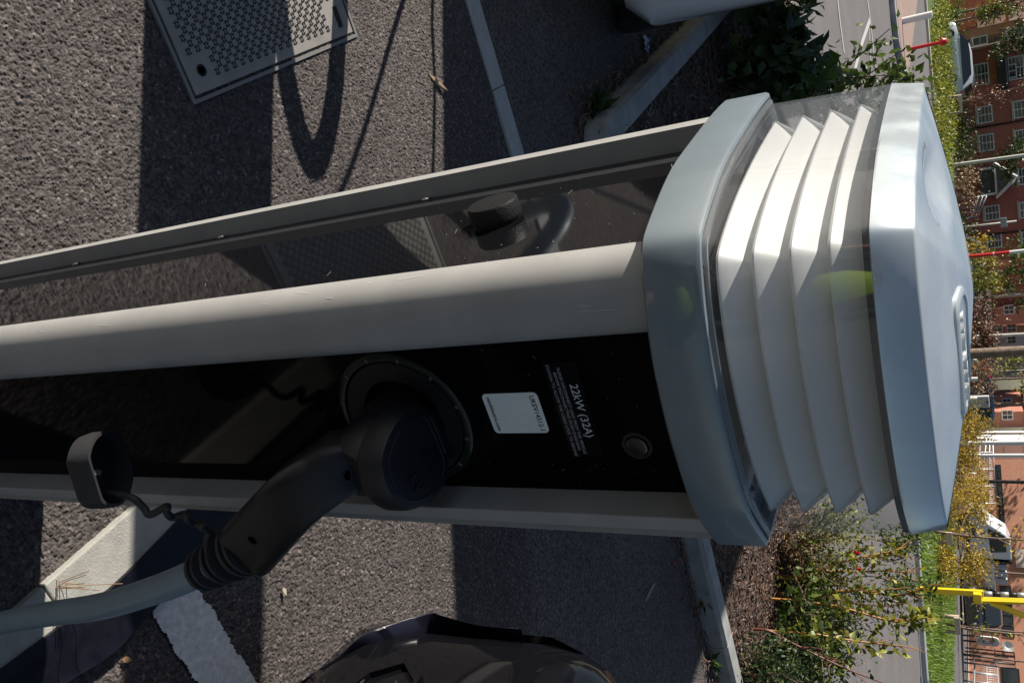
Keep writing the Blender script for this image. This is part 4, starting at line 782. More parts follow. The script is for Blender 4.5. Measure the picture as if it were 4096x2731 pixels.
    for s_ in (-1, 1):
        mb = MB(); mb.box(T(-h * .975, s_ * w * .72, belt * .86), (.10, .22, .16), (T(1, 0, 0) - T(0, 0, 0), T(0, 1, 0) - T(0, 0, 0), ZU)); build('tail_lamp', mb, lampr, r, bev=.02)
        mb = MB(); mb.box(T(h * .955, s_ * w * .62, belt * .62), (.12, .28, .12), (T(1, 0, 0) - T(0, 0, 0), T(0, 1, 0) - T(0, 0, 0), ZU)); build('headlight', mb, lampw, r, bev=.02)
    return r, T
wpaint = mat('white_car_paint', (.70, .72, .76), .22, coat=1, coatr=.03)
bpaint = mat('black_car_paint', (.004, .004, .005), .06, spec=.38)
# white car: rear right corner close to the bed kerb
wf = np.array([-.40, .916]); wrt = np.array([.916, .40]); wc = np.array([-1.04, 2.85]); WL, WW = 4.9, 1.50
worig = wc + wf * WL / 2 - wrt * WW / 2
r_, T = car('parked_car', 'white car parked at the kerb of the planting bed, its bumper corner showing top left', 'car', P3(worig), wf, WL, WW, 2.32, wpaint, 'van', wr=.34)
# black car: custom nose right beside the pedestal
bf = -B2; br_ = A2; bc = np.array([.575, 1.475]); BL, BW = 4.3, 1.8
T = frame(P3(bc - br_ * BW / 2 - bf * 0), bf)        # x forward from nose plane, y left, z up ; right front corner = (0,-.9)
blk = root('parked_car', T(0, 0, 0), 'glossy black car whose nose corner reaches in beside the charger on the right', 'car')
def nosex(y):  # plan curve of the nose
    k = abs(y) / (BW / 2); return .12 * (1 - k ** 2) - .06 * max(0, (k - .88) / .12) ** 2
def BN(y, dx, z): return T(nosex(y) + dx, y, z)
ys = list(np.linspace(-.9, .9, 41)); lev = [(.13, -.10), (.17, -.015), (.24, .0), (.30, -.02), (.45, -.015), (.58, -.01), (.66, -.02), (.705, -.05), (.74, -.12), (.80, -.26), (.87, -.52), (.95, -1.0)]
rings = []
for z, dx in lev: rings.append([T(nosex(y) + dx, y * (1 - .05 * max(0, z - .64) / .3), z + (.03 * (1 - (y / .9) ** 2) if z > .66 else 0)) for y in ys])
mb = MB(); mb.loft(rings, False)
for s_ in (-1, 1):   # flanks
    xs = [0, -.2, -.45, -.8, -1.3, -2.4, -3.6, -4.15, -4.3]; R2_ = []
    for z, dx in lev[:10]:
        R2_.append([T(nosex(.9) + dx * 1.0 + x * (1 if x < 0 else 0) * .98, s_ * (.9 + (.02 if .3 < z < .6 else 0) - .045 * max(0, z - .64) / .3 - (0 if x > -4.2 else .15)), z + (.12 * min(1, -x / 1.2) if z > .6 else 0)) for x in xs])
    mb.loft(R2_, False)
blk_body = build('body', mb, bpaint, blk, sharp=1.3)
mb = MB(); mb.loft([[T(x, y, z) for y, z in ((-.83, .9), (-.64, zt_), (.64, zt_), (.83, .9))] for x, zt_ in ((-1.15, .98), (-1.8, 1.42), (-2.3, 1.5), (-3.4, 1.46), (-4.2, 1.0))], False, smooth=True); build('roof', mb, glassc, blk)
NP = T(0, -.75, 0); nN = T(1, -.75, 0) - NP
def onN(px, d=0.0): return onpl(px, NP + nN * d, nN)
def z5_(x, y): return (1100 + .6803 * x, 2100 + .6803 * y)
# fog-lamp blade standing proud of the corner
op = [(1000, 2900, .10), (1202, 2731, .15), (1352, 2630, .20), (1454, 2542, .245), (1576, 2494, .28), (1705, 2454, .32), (1753, 2456, .345), (1916, 2500, .45), (2080, 2514, .54)]
ip = [(1250, 2900, .12), (1400, 2745, .17), (1470, 2650, .215), (1520, 2600, .25), (1610, 2560, .285), (1740, 2508, .325), (1790, 2498, .352), (1945, 2516, .452), (2085, 2520, .54)]
Oe = sp([onz(p[:2], p[2]) for p in op], 6); Ie = sp([onz(p[:2], p[2]) for p in ip], 6)
mb = MB(); mb.loft([[p - ZU * .030 for p in Ie], [p - ZU * .022 + (q - p) * .85 for p, q in zip(Ie, Oe)], [p - ZU * .004 for p in Oe], [p + (q - p) * .06 for p, q in zip(Oe, Ie)], [p + ZU * .0 for p in Ie], [p + nN * -.05 + ZU * .002 for p in Ie]], False)
build('bumper_blade', mb, mat('blade_gloss', (.012, .012, .022), .16, spec=.5, coat=.4), blk, sharp=1.0)
mb = MB(); gq = [(-.10, .36), (-.12, .30), (-.30, .245), (-.55, .25), (-.70, .30), (-.745, .36), (-.70, .42), (-.45, .45), (-.12, .45)]
def gr(p, dx): return T(nosex(p[0]) - .028 + dx, p[0], p[1])
gs = gq; cg = np.mean(gs, 0)
mb.loft([[gr(p, .012) for p in gs], [gr(p, .022) for p in gs], [gr(cg + (np.array(p) - cg) * .93, .022) for p in gs], [gr(cg + (np.array(p) - cg) * .90, -.02) for p in gs]], True, smooth=False); gl_ = build('grille', mb, bpaint, blk)
mb = MB(); mb.add([gr(cg + (np.array(p) - cg) * .92, .004) for p in gs], [tuple(range(len(gs)))]); build('grille_back', mb, darkin, gl_)
mb = MB()
for k in range(14):
    for j in range(4):
        y = -.68 + k * .042 + (j % 2) * .02; z = .285 + j * .04; mb.tube([gr((y, z), .010), gr((y + .018, z + .016), .016), gr((y + .036, z), .010)], .0022, 5)
build('mesh', mb, mat('grille_chrome', (.35, .35, .36), .2, .9), gl_)
mb = MB(); hl = [(-.52, .66), (-.58, .725), (-.72, .745), (-.84, .73), (-.83, .69), (-.68, .65)]; ch = np.mean(hl, 0)
def hr(p, dx): return T(nosex(p[0]) - .03 + dx - max(0, p[1] - .66) * 1.6, p[0], p[1])
L_ = []
for px in ((2470, 2760), (2482, 2722), (2510, 2690), (2560, 2676), (2620, 2684), (2670, 2712), (2700, 2760)):
    try: c, n_ = hit(blk_body, px); L_.append((c, n_))
    except Exception: pass
if len(L_) > 4:
    ch = sum(c for c, _ in L_) / len(L_); mb = MB(); mb.loft([[c + n_ * .002 for c, n_ in L_], [c + n_ * .010 for c, n_ in L_], [ch + (c - ch) * .8 + n_ * .016 for c, n_ in L_]], True, False, True)
else: mb.loft([[hr(p, .006) for p in hl], [hr(p, .018) for p in hl], [hr(ch + (np.array(p) - ch) * .8, .026) for p in hl]], True, False, True)
build('headlight', mb, lampw, blk)
for s_ in (-1, 1):
    for x in (-.85, -3.4): wheel(T, x, s_ * .80, .33, .2, blk, 24)
# ------------------------------------------------------------------ background: helpers that stand things at their real distance
def BT(pb, pt, Y=None):
    b_ = gp(pb) if Y is None else ony(pb, Y); t_ = ony(pt, b_[1]); return b_, t_
def pole(name, label, cat, pb, pt, r, m, Y=None, n=10, group=None, r1=None):
    b_, t_ = BT(pb, pt, Y)
    if Y is not None: b_[2] = g(b_[0], b_[1])
    t_[0] = b_[0] * .3 + t_[0] * .7; mb = MB(); mb.tube([b_, (b_ + t_) / 2, t_], [r, (r + (r1 or r)) / 2, r1 or r], n); o = build(name, mb, m); return tag(o, label, cat, group)
postw = mat('pole_pale_grey', (.50, .48, .45), .5, nscale=3, namt=.1); postb = mat('pole_black', (.012, .012, .013), .4); redp = mat('signal_red', (.55, .012, .015), .35); whp = mat('gloss_white', (.72, .72, .72), .35); gal = mat('galvanised', (.42, .44, .46), .4, .4)
b_, t_ = BT(z1(188, 205), z1(515, 132)); mb = MB(); t_[0] = b_[0] * .5 + t_[0] * .5; mb.tube([b_ + ZU * .12, t_ - ZU * .01, t_], [.075, .075, .055], 14); tag(build('bollard', mb, whp), 'round white bollard at the end of the traffic island', 'bollard')
b_, t_ = BT(z1(265, 452), z1(610, 378)); r_ = root('bollard', b_ + ZU * .12, 'thin red post with a red ball top on the traffic island tip', 'bollard'); t_[0] = b_[0] * .5 + t_[0] * .5; mb = MB(); mb.tube([b_ + ZU * .12, t_], .042, 12); build('post', mb, redp, r_); mb = MB(); mb.lathe(t_, (0, 0, 1), [(-.09, .02), (-.06, .07), (0, .095), (.06, .07), (.09, .01)], 14); build('ball_top', mb, redp, r_)
# houses
brA = brickmat('red_brick', (.44, .085, .055), (.54, .12, .07)); brB = brickmat('orange_brick', (.60, .23, .12), (.68, .29, .16)); brC = brickmat('warm_brick', (.46, .15, .09), (.52, .19, .12))
frame_w = mat('window_white', (.68, .69, .70), .5); pane = mat('window_pane', (.03, .04, .045), .06, spec=.8); sill = mat('stone_sill', (.45, .38, .32), .8); slate = mat('slate_roof', (.11, .10, .10), .7, nscale=3, namt=.2); tileb = mat('tile_roof_beige', (.30, .24, .20), .8, nscale=4, namt=.15); rend = mat('white_render', (.68, .67, .64), .8)
def window(parent, x, z, Y, w, h, bars=(2, 2), nsill=True, d=.06, fm=None):
    mb = MB(); t = .07
    for cx, cz, a_, b_ in ((0, h / 2 - t / 2, w, t), (0, -h / 2 + t / 2, w, t), (-w / 2 + t / 2, 0, t, h - 2 * t), (w / 2 - t / 2, 0, t, h - 2 * t)): mb.box((x + cx, Y - d / 2, z + cz), (a_, d, b_))
    for i in range(1, bars[0]): mb.box((x - w / 2 + w * i / bars[0], Y - d * .4, z), (t * .8 if i * 2 == bars[0] else .03, d * .7, h - 2 * t))
    for j in range(1, bars[1]): mb.box((x, Y - d * .35, z - h / 2 + h * j / bars[1]), (w - 2 * t, d * .5, .03))
    f_ = build('window', mb, fm or frame_w, parent); mb = MB(); mb.box((x, Y - .01, z), (w - .02, .015, h - .02)); build('pane', mb, pane, f_)
    if nsill: mb = MB(); mb.box((x, Y - .07, z - h / 2 - .06), (w + .25, .14, .11)); build('sill', mb, sill, f_)
def W_at(p0, p1, Y):       # image rectangle corners -> centre and size on the plane at Y
    a_, b_ = ony(p0, Y), ony(p1, Y); return (a_[0] + b_[0]) / 2, (a_[2] + b_[2]) / 2, abs(a_[0] - b_[0]), abs(a_[2] - b_[2])
def house(label, pl_, pr_, Y, eave, depth, wallm, roofm, ridge=2.2, name='brick_house', cat='house', over=.3, gable=False, hip=0):
    xl, xr = ony(pl_, Y)[0], ony(pr_, Y)[0]; zb_ = min(g(xl, Y), g(xr, Y)) - .3; r_ = root(name, ((xl + xr) / 2, Y, zb_), label, cat); mb = MB(); mb.box(((xl + xr) / 2, Y + depth / 2, (zb_ + eave) / 2), (xr - xl, depth, eave - zb_)); build('wall', mb, wallm, r_)
    mb = MB(); o_ = over
    if gable: P = [(xl - o_, Y - o_, eave - .1), (xr + o_, Y - o_, eave - .1), (xr + o_, Y + depth, eave - .1), (xl - o_, Y + depth, eave - .1), ((xl + xr) / 2, Y - o_, eave + ridge), ((xl + xr) / 2, Y + depth, eave + ridge)]; mb.add(P, [(0, 1, 4), (2, 3, 5), (1, 2, 5, 4), (3, 0, 4, 5), (3, 2, 1, 0)])
    else: P = [(xl - o_, Y - o_, eave - .05), (xr + o_, Y - o_, eave - .05), (xr + o_, Y + depth + o_, eave - .05), (xl - o_, Y + depth + o_, eave - .05), (xl - o_ + hip, Y + depth / 2, eave + ridge), (xr + o_ - hip, Y + depth / 2, eave + ridge)]; mb.add(P, [(0, 1, 5, 4), (2, 3, 4, 5), (1, 2, 5), (3, 0, 4), (3, 2, 1, 0)])
    build('roof', mb, roofm, r_); return r_, xl, xr
YA = 65.0
r_, xl, xr = house('long three storey dark red brick terrace with white sash windows at the upper right edge', z1(1000, 300), z2(900, 990), YA, 8.4, 9, brA, slate, 3.0)
for p0, p1 in ((z1(920, 965), z1(1050, 1095)), (z1(930, 1215), z1(1070, 1345)), (z1(880, 585), z1(1025, 750)), (z2(760, 505), z2(893, 625)), (z2(780, 758), z2(912, 870)), (z1(1240, 912), z1(1385, 1045)), (z1(1255, 1170), z1(1395, 1300)), (z2(1060, 170), z2(1200, 300)), (z2(1072, 470), z2(1210, 600)), (z2(1090, 730), z2(1230, 850)), (z1(1185, 520), z1(1345, 700))):
    x, z, w, h = W_at(p0, p1, YA); window(r_, x, z, YA, max(w, 1.0), max(h, .9), (2, 4) if w < 1.7 else (3, 4))
x, z, w, h = W_at(z2(705, 190), z2(880, 420), YA); mb = MB(); mb.box((x, YA - .6, z), (w * .9, 1.2, h)); build('porch', mb, mat('porch_dark', (.05, .05, .055), .4), r_)
mb = MB(); zt_ = z + h / 2; mb.add([(x - w * .6, YA - 1.4, zt_ - .15), (x + w * .6, YA - 1.4, zt_ - .15), (x, YA - 1.4, zt_ + 1.1), (x - w * .6, YA, zt_ - .15), (x + w * .6, YA, zt_ - .15), (x, YA, zt_ + 1.1)], [(0, 1, 2), (0, 3, 5, 2), (1, 2, 5, 4), (0, 1, 4, 3)]); gb = build('porch_roof', mb, slate, r_)
mb = MB(); mb.tube([(x - w * .6, YA - 1.45, zt_ - .15), (x, YA - 1.45, zt_ + 1.1)], .11, 4); mb.tube([(x + w * .6, YA - 1.45, zt_ - .15), (x, YA - 1.45, zt_ + 1.1)], .11, 4); mb.tube([(x - w * .5, YA - 1.45, zt_ - .1), (x + w * .5, YA - 1.45, zt_ - .1)], .07, 4); build('barge_board', mb, frame_w, gb)
mb = MB()
for s_ in (-1, 1): mb.box((x + s_ * w * .45, YA - 1.3, z), (.14, .14, h))
build('porch_post', mb, frame_w, r_)
for p in (z1(900, 1150), z2(600, 780)): q = ony(p, YA - .06); mb = MB(); mb.tube([(q[0], q[1], .1), (q[0], q[1], 8.3)], .06, 6); build('downpipe', mb, postb, r_)
x, z, w, h = W_at(z1(1085, 520), z1(1185, 800), YA - .5); mb = MB(); mb.box((x, YA - .6, z), (w, 1.0, h)); mb.box((x, YA - 1.0, z + h * .7), (w, .04, .05)); mb.tube([(x - w / 2, YA - 1, z + h / 2), (x - w / 2, YA - 1, z + h * 1.3)], .03, 4); mb.tube([(x + w / 2, YA - 1, z + h / 2), (x + w / 2, YA - 1, z + h * 1.3)], .03, 4); build('balcony', mb, postb, r_)
x, z, w, h = W_at(z1(1160, 590), z1(1240, 700), YA - .05); window(r_, x, z, YA - .05, max(w, .9), max(h, .9))
r2, xl2, xr2 = house('sunlit orange brick house end with small white windows beside the parked white car', z1(1000, 235), z1(1000, 325), 63, 5.6, 6, brB, slate, 2.0)
for p0, p1 in ((z1(900, 360), z1(980, 378)), (z1(1180, 285), z1(1320, 318))): x, z, w, h = W_at(p0, p1, 63); window(r2, x, z, 63, .6, .9, (1, 2))
r3, _, _ = house('red brick house with white gable at the very top right corner', z1(1000, -160), z1(1000, 215), 72, 6.0, 7, brA, slate, 2.4, gable=True)
x, z, w, h = W_at(z1(1240, -60), z1(1335, 215), 71.8); mb = MB(); mb.box((x, 71.8, z + .6), (w, .3, h + 2)); build('gable_wall', mb, rend, r3)
x, z, w, h = W_at(z1(1010, 215), z1(1090, 280), 70); mb = MB(); mb.box((x, 71.5, z), (2.2, 1.5, 1.8)); build('bay', mb, rend, r3)
# lower houses in the middle distance
for i, (pl_, pr_, Y, ev, wm, rm, lab, wins) in enumerate([
    (z2(900, 1000), z2(900, 1215), 82, 7.5, brA, slate, 'brick house hidden by the dark green tree above the red and white pole', ((z2(820, 1105), z2(870, 1130)),)),
    (z2(900, 1222), z3(900, 65), 84, 4.3, brC, tileb, 'low brick house with pale brown tiled roof and a white porch', ((z2(950, 1235), z2(1020, 1258)), (z2(945, 1418), z2(1008, 1440)))),
    (z3(900, 70), z3(900, 228), 83, 4.6, brC, tileb, 'orange brick house with beige roof next to a white bay window', ((z3(945, 78), z3(1008, 96)),)),
    (z3(900, 232), z3(900, 300), 90, 4.8, brC, slate, 'small brick house with white bay left of the grey lamp post', ((z3(970, 232), z3(1030, 268)), (z3(845, 236), z3(905, 262)))),
    (z3(900, 335), z3(900, 480), 96, 4.9, rend, tileb, 'white rendered house with brown roof between two poles', ((z3(975, 340), z3(1025, 372)),)),
    (z3(900, 500), z3(900, 700), 100, 4.6, rend, slate, 'far white rendered terrace seen through yellow leaves', ((z3(965, 505), z3(1050, 538)), (z3(900, 600), z3(940, 640)))),
    (z3(900, 860), z3(900, 960), 92, 3.6, brC, slate, 'small brick house with a white window behind the green tree', ((z3(940, 895), z3(975, 935)),)),
    (z3(900, 1000), z3(900, 1140), 78, 3.4, brC, tileb, 'low brick garage with white side and beige pitched roof', ((z3(945, 1008), z3(980, 1048)),))]):
    rr, a_, b_ = house(lab, pl_, pr_, Y, ev, 7, wm, rm, 2.2)
    for p0, p1 in wins: x, z, w, h = W_at(p0, p1, Y); window(rr, x, z, Y, max(.8, w), max(.8, h), (2, 2), False)
    if i in (1, 2, 3): x = b_ - .9; mb = MB(); mb.box((x, Y - .6, .9 + g(x, Y)), (1.5, 1.2, 2.4)); build('porch', mb, rend, rr); mb = MB(); mb.box((x, Y - 1.22, .9 + g(x, Y)), (.8, .04, 1.5)); build('door', mb, pane, rr)
# right-hand brick building with dark glazing
YB = 56.0; PHI = math.radians(-27); OB = np.array([13.0, YB, 0.0]); UB = np.array([math.cos(PHI), math.sin(PHI), 0]); NB = np.array([math.sin(PHI), -math.cos(PHI), 0])
_ony, _W = ony, W_at
def onB(p, y=None): q = onpl(p, OB + NB * ((YB - y) if y is not None else 0), NB); return np.array([OB[0] + (q - OB) @ UB, y if y is not None else YB, q[2]])
def W_at(p0, p1, Y): a_, b_ = onB(p0, Y), onB(p1, Y); return (a_[0] + b_[0]) / 2, (a_[2] + b_[2]) / 2, abs(a_[0] - b_[0]), abs(a_[2] - b_[2])
rr = root('brick_building', (OB[0], YB, 0), 'bright orange brick building with a band of dark windows behind the truck', 'building'); xl, xr = onB(z3(900, 1425))[0], onB(z4(1000, 1850))[0]
mb = MB(); mb.box(((xl + xr) / 2, YB + 5, 3), (xr - xl, 10, 10)); build('wall', mb, brB, rr); mb = MB(); mb.box(((xl + xr) / 2, YB + 5, 8.1), (xr - xl + .5, 10.5, .2)); build('roof', mb, slate, rr)
def band(p0, p1, Y, nm='window_band', m_=None, mull=8):
    x, z, w, h = W_at(p0, p1, Y); mb = MB(); mb.box((x, Y - .02, z), (w, .06, h)); f_ = build(nm, mb, m_ or postb, rr); mb = MB()
    for i in range(mull): mb.box((x - w / 2 + w * (i + .5) / mull, Y - .055, z), (w / mull - .09, .02, h - .16))
    build('pane', mb, pane, f_)
band(z3(855, 1475), z4(985, 405), YB, mull=9); band(z4(940, 830), z4(1055, 1225), YB, mull=5); band(z4(950, 1445), z4(1100, 1620), YB, mull=1)
x, z, w, h = W_at(z4(860, 940), z4(950, 1190), YB); mb = MB(); mb.box((x, YB - .05, z), (w, .1, h)); build('grey_panel', mb, mat('panel_grey', (.16, .17, .18), .5), rr)
x, z, w, h = W_at(z4(1055, 555), z4(1125, 700), YB - .05); mb = MB(); mb.box((x, YB - .1, z + 1), (w, .2, h + 2)); build('cream_panel', mb, mat('cream_panel', (.62, .50, .40), .8), rr)
W_at = _W; YW = 68
b3, _, _ = house('white panelled building with grey frame lines left of the orange brick building', z3(900, 1300), z3(900, 1430), YW + 1, 7.5, 8, rend, slate, .5, name='white_building', cat='building')
for k in range(2): x, z, w, h = W_at(z3(865, 1308), z3(1010, 1420), YW + 1); mb = MB(); mb.box((x, YW + .96, z + k * 1.2), (w, .05, .06)); build('panel_joint', mb, gal, b3)
c = onB(z4(1000, 1290), YB - .1); mb = MB(); mb.lathe(c, (.2, -1, .15), [(0, .02), (.10, .16), (.13, .30), (.135, .30), (.11, .15), (.02, .005)], 20, cap=False); mb.tube([c, c + np.array([.0, .15, -.2])], .03, 5); build('satellite_dish', mb, rend, rr); rr.rotation_euler = (0, 0, PHI)
# railings
def railing(label, p0, p1, top, Y0, Y1, m_, nb=26, mid=True, name='railing', group=None):
    a_ = ony(p0, Y0); b_ = ony(p1, Y1); ta = ony(top[0], Y0)[2]; tb_ = ony(top[1], Y1)[2]; r_ = root(name, (a_ + b_) / 2, label, 'railing', group); mb = MB()
    A0, A1, B0, B1 = a_.copy(), a_.copy(), b_.copy(), b_.copy(); A1[2] = ta; B1[2] = tb_
    for f_ in (0.04, 1.0) + ((.55,) if mid else ()): mb.tube([A0 + (A1 - A0) * f_, B0 + (B1 - B0) * f_], .03, 6)
    build('rail', mb, m_, r_); mb = MB()
    for k in range(nb + 1): t = k / nb; P_, Q_ = A0 + (B0 - A0) * t, A1 + (B1 - A1) * t; mb.tube([P_, Q_], .012, 4)
    tag(build('bars', mb, m_, r_), kind=None); mb = MB()
    for k in range(5): t = k / 4; P_, Q_ = A0 + (B0 - A0) * t, A1 + (B1 - A1) * t; P_ = P_.copy(); P_[2] = g(P_[0], P_[1]); mb.tube([P_, Q_], .035, 6)
    build('posts', mb, m_, r_); return r_
railing('galvanised ramp railing in front of the white panelled building', z3(775, 1215), z4(785, 210), (z3(828, 1215), z4(910, 210)), 46, 45, gal, 34)
railing('lower galvanised handrail along the ramp behind the yellow shrubs', z3(560, 1300), z4(560 + 130, 200), (z3(715, 1290), z4(780, 200)), 41, 40, gal, 8)
railing('black metal railing in front of the building at the bottom right', z4(730, 1305), z4(735, 1420), (z4(1050, 1340), z4(1060, 1420)), 44, 42, postb, 6)
railing('white slatted fence panel at the bottom right edge', z4(745, 1420), z4(740, 1700), (z4(920, 1410), z4(940, 1700)), 40, 38, gal, 18)
railing('thin metal stair railing in front of the red brick terrace', z2(650, 600), z2(700, 420), (z2(700, 620), z2(780, 440)), 62, 62, gal, 10)
# poles and posts, top to bottom
pole('lamp_post', 'tall pale lamp post nearest the upper right corner, with a small white box', 'lamp post', z2(545, 124), z2(1400, 15), .085, postw, 48)
r_ = root('sign_post', gp(z2(600, 692)) * 0 + ony(z2(590, 690), 50), 'thin post carrying a grey box sign in front of the brick terrace', 'sign post'); a_, b_ = ony(z2(590, 690), 50), ony(z2(1045, 638), 50); mb = MB(); a_[2] = 0; mb.tube([a_, b_], .05, 8); build('post', mb, postw, r_); x, z, w, h = W_at(z2(895, 602), z2(962, 700), 49.9); mb = MB(); mb.box((x, 49.8, z), (w * .8, .1, h)); build('sign_box', mb, mat('sign_grey', (.30, .33, .35), .5), r_, bev=.02)
r_ = root('height_pole', ony(z2(640, 955), 26), 'red and white banded pole standing just above the lamp head', 'pole'); a_, b_ = ony(z2(600, 955), 26), ony(z2(1180, 898), 26); a_[2] = g(a_[0], 26)
for k, (t0, t1, m_) in enumerate(((0, .38, redp), (.38, .40, whp), (.40, .663, redp), (.663, 1.0, whp))):
    p_ = ony(z2(640, 955), 26); q_ = ony(z2(1111, 903), 26); L0 = a_; mm_ = p_ + (q_ - p_) * 0; f0 = p_ + (q_ - p_) * (t0 * 1.1); f1 = p_ + (q_ - p_) * (t1 * 1.1)
    if k == 0: f0 = a_
    mb = MB(); mb.tube([f0, f1], .05, 10); build('band', mb, m_, r_)
pole('lamp_post', 'slender pale grey lamp post left of the thick brown trunk', 'lamp post', z3(640, 332), z3(1300, 298), .10, postw, 38, r1=.05)
pole('sign_post', 'thin white post behind the thick trunk near the right edge', 'post', z3(830, 640), z3(1300, 622), .05, postw, 60)
pole('lamp_post', 'thin white post rising from the grey porch of the low brick houses', 'post', z2(885, 1310), z2(1200, 1290), .09, postw, 58)
pole('lamp_post', 'first of two white posts beside the ramp railing', 'lamp post', z3(540, 1283), z3(1300, 1268), .085, whp, 36)
pole('lamp_post', 'second white post by the ramp railing, towards the brick building', 'lamp post', z3(650, 1393), z3(1300, 1388), .075, whp, 38)
pole('lamp_post', 'slim black lamp post in front of the orange brick building', 'lamp post', z4(590, 42), z4(1300, 55), .06, postb, 33)
for px0, px1, lb in ((z3(600, 386), z3(692, 384), 'short white bollard nearest the pale grey lamp post'), (z3(600, 542), z3(694, 541), 'short white bollard just below the thick brown trunk'), (z3(600, 707), z3(697, 707), 'short white bollard in front of the black car wheel'), (z3(560, 885), z3(692, 884), 'short white bollard beside the white van corner')):
    pole('bollard', lb, 'bollard', px0, px1, .07, rend, 34, group='short white bollards by the crossing')
# trees
barkm = mat('tree_bark', (.20, .14, .11), .85, nscale=12, namt=.3, bump=.6, bscale=30); barkd = mat('tree_bark_dark', (.08, .06, .05), .9)
def tree(label, base, H_, crown, n, leaf, lm, name='tree', trunk_r=.08, cz=(.35, 1.0), cat='tree', group=None, limbs=9, asp=.6, bm_=None, clump=26):
    base = np.array(base, float); base[2] = g(base[0], base[1]); r_ = root(name, base, label, cat, group); mb = MB(); mb.tube(sp([base - ZU * .1, base + np.array([.02, 0, H_ * .4]), base + np.array([0, .03, H_ * .9])], 5), list(np.linspace(trunk_r, trunk_r * .4, 11)), 9); ends = []
    for k in range(limbs):
        z = H_ * random.uniform(cz[0] * .8, .85); a_ = random.uniform(0, 6.28); q = base + ZU * z; e = base + np.array([math.cos(a_) * crown * random.uniform(.4, .95), math.sin(a_) * crown * random.uniform(.4, .95), min(H_ * 1.0, z + random.uniform(.05, .35) * H_)]); ends += stems(mb, q, e, trunk_r * .35, .08, 4)
    build('trunk', mb, bm_ or barkm, r_); cl = [base + np.array([random.gauss(0, .42) * crown, random.gauss(0, .42) * crown, H_ * random.uniform(cz[0], cz[1])]) for _ in range(clump)] + [ends[i] for i in rng.integers(0, len(ends), clump)]
    cl = np.array(cl); k = rng.integers(0, len(cl), n); rad = rng.uniform(.10, .26, len(cl))[k][:, None] * crown; C = cl[k] + rng.normal(size=(n, 3)) * rad * [1, 1, .8]
    C[:, 2] = np.maximum(C[:, 2], base[2] + .05); leaves('crown', C, np.full(n, leaf), lm, r_, asp=asp); return r_
pole('young_tree', 'thick pale brown trunk passing in front of the far houses', 'tree', z3(620, 487), z3(1300, 440), .15, barkm, 24, r1=.12)
tq = lambda p, Y: np.array([ony(p, Y)[0], Y, 0.0])
LG4 = leafmat('leaf_olive', (.13, .16, .035), .3)
tree('dark green tree in front of the brick terrace by the black balcony', tq(z1(1000, 410), 60), 7.5, 1.3, 2600, .20, LEV, trunk_r=.12)
tree('dark green tree hiding the terrace beside the tall pale lamp post', tq(z2(900, 85), 59), 8, 1.6, 3000, .20, LEV, trunk_r=.12)
tree('bright green tree below the red and white pole', tq(z2(950, 1090), 56), 8.0, 2.0, 3600, .19, LG1, trunk_r=.12, cz=(.3, 1))
tree('russet leaved tree at the top edge before the white gable', tq(z1(1000, 60), 62), 5.0, 1.2, 1100, .16, leafmat('leaf_russet', (.16, .07, .03)), trunk_r=.12, cz=(.5, 1.))
tree('green tree beside the russet one at the top right', tq(z1(1000, 130), 58), 3.8, .9, 900, .18, LG4, trunk_r=.1, cz=(.5, 1.))
tree('leafy green tree at the right edge between white posts', tq(z3(1050, 420), 52), 8.2, 1.9, 2400, .17, LG4, trunk_r=.1, cz=(.65, 1))
tree('yellowing tree before the far white houses', tq(z3(1000, 700), 50), 6.6, 1.7, 2000, .16, LOR, trunk_r=.08, cz=(.45, 1))
tree('large dark tree right of the yellowing one at the right edge', tq(z3(1100, 930), 55), 9, 2.6, 4200, .2, LEV, trunk_r=.15, cz=(.55, 1))
tree('young light green tree left of the ramp railing', tq(z3(960, 1190), 34), 5.2, 1.1, 900, .12, LG2, trunk_r=.05, cz=(.55, .95))
tree('young green tree in front of the far white van', tq(z3(860, 640), 40), 4.4, .9, 700, .13, LG2, trunk_r=.05, cz=(.35, .9))
tree('small green tree behind the truck at the right edge', tq(z4(1090, 740), 44), 5.0, 1.0, 1500, .14, LG1, trunk_r=.07, cz=(.55, 1))
tree('small tree with yellow green leaves near the grey wall panels', tq(z4(1100, 1180), 34), 4.2, .7, 700, .12, LG2, trunk_r=.04, cz=(.6, 1))
tree('dark shrub like tree at the bottom right corner', tq(z4(1110, 1400), 40), 5.0, .9, 1300, .13, LEV, trunk_r=.06, cz=(.6, 1))
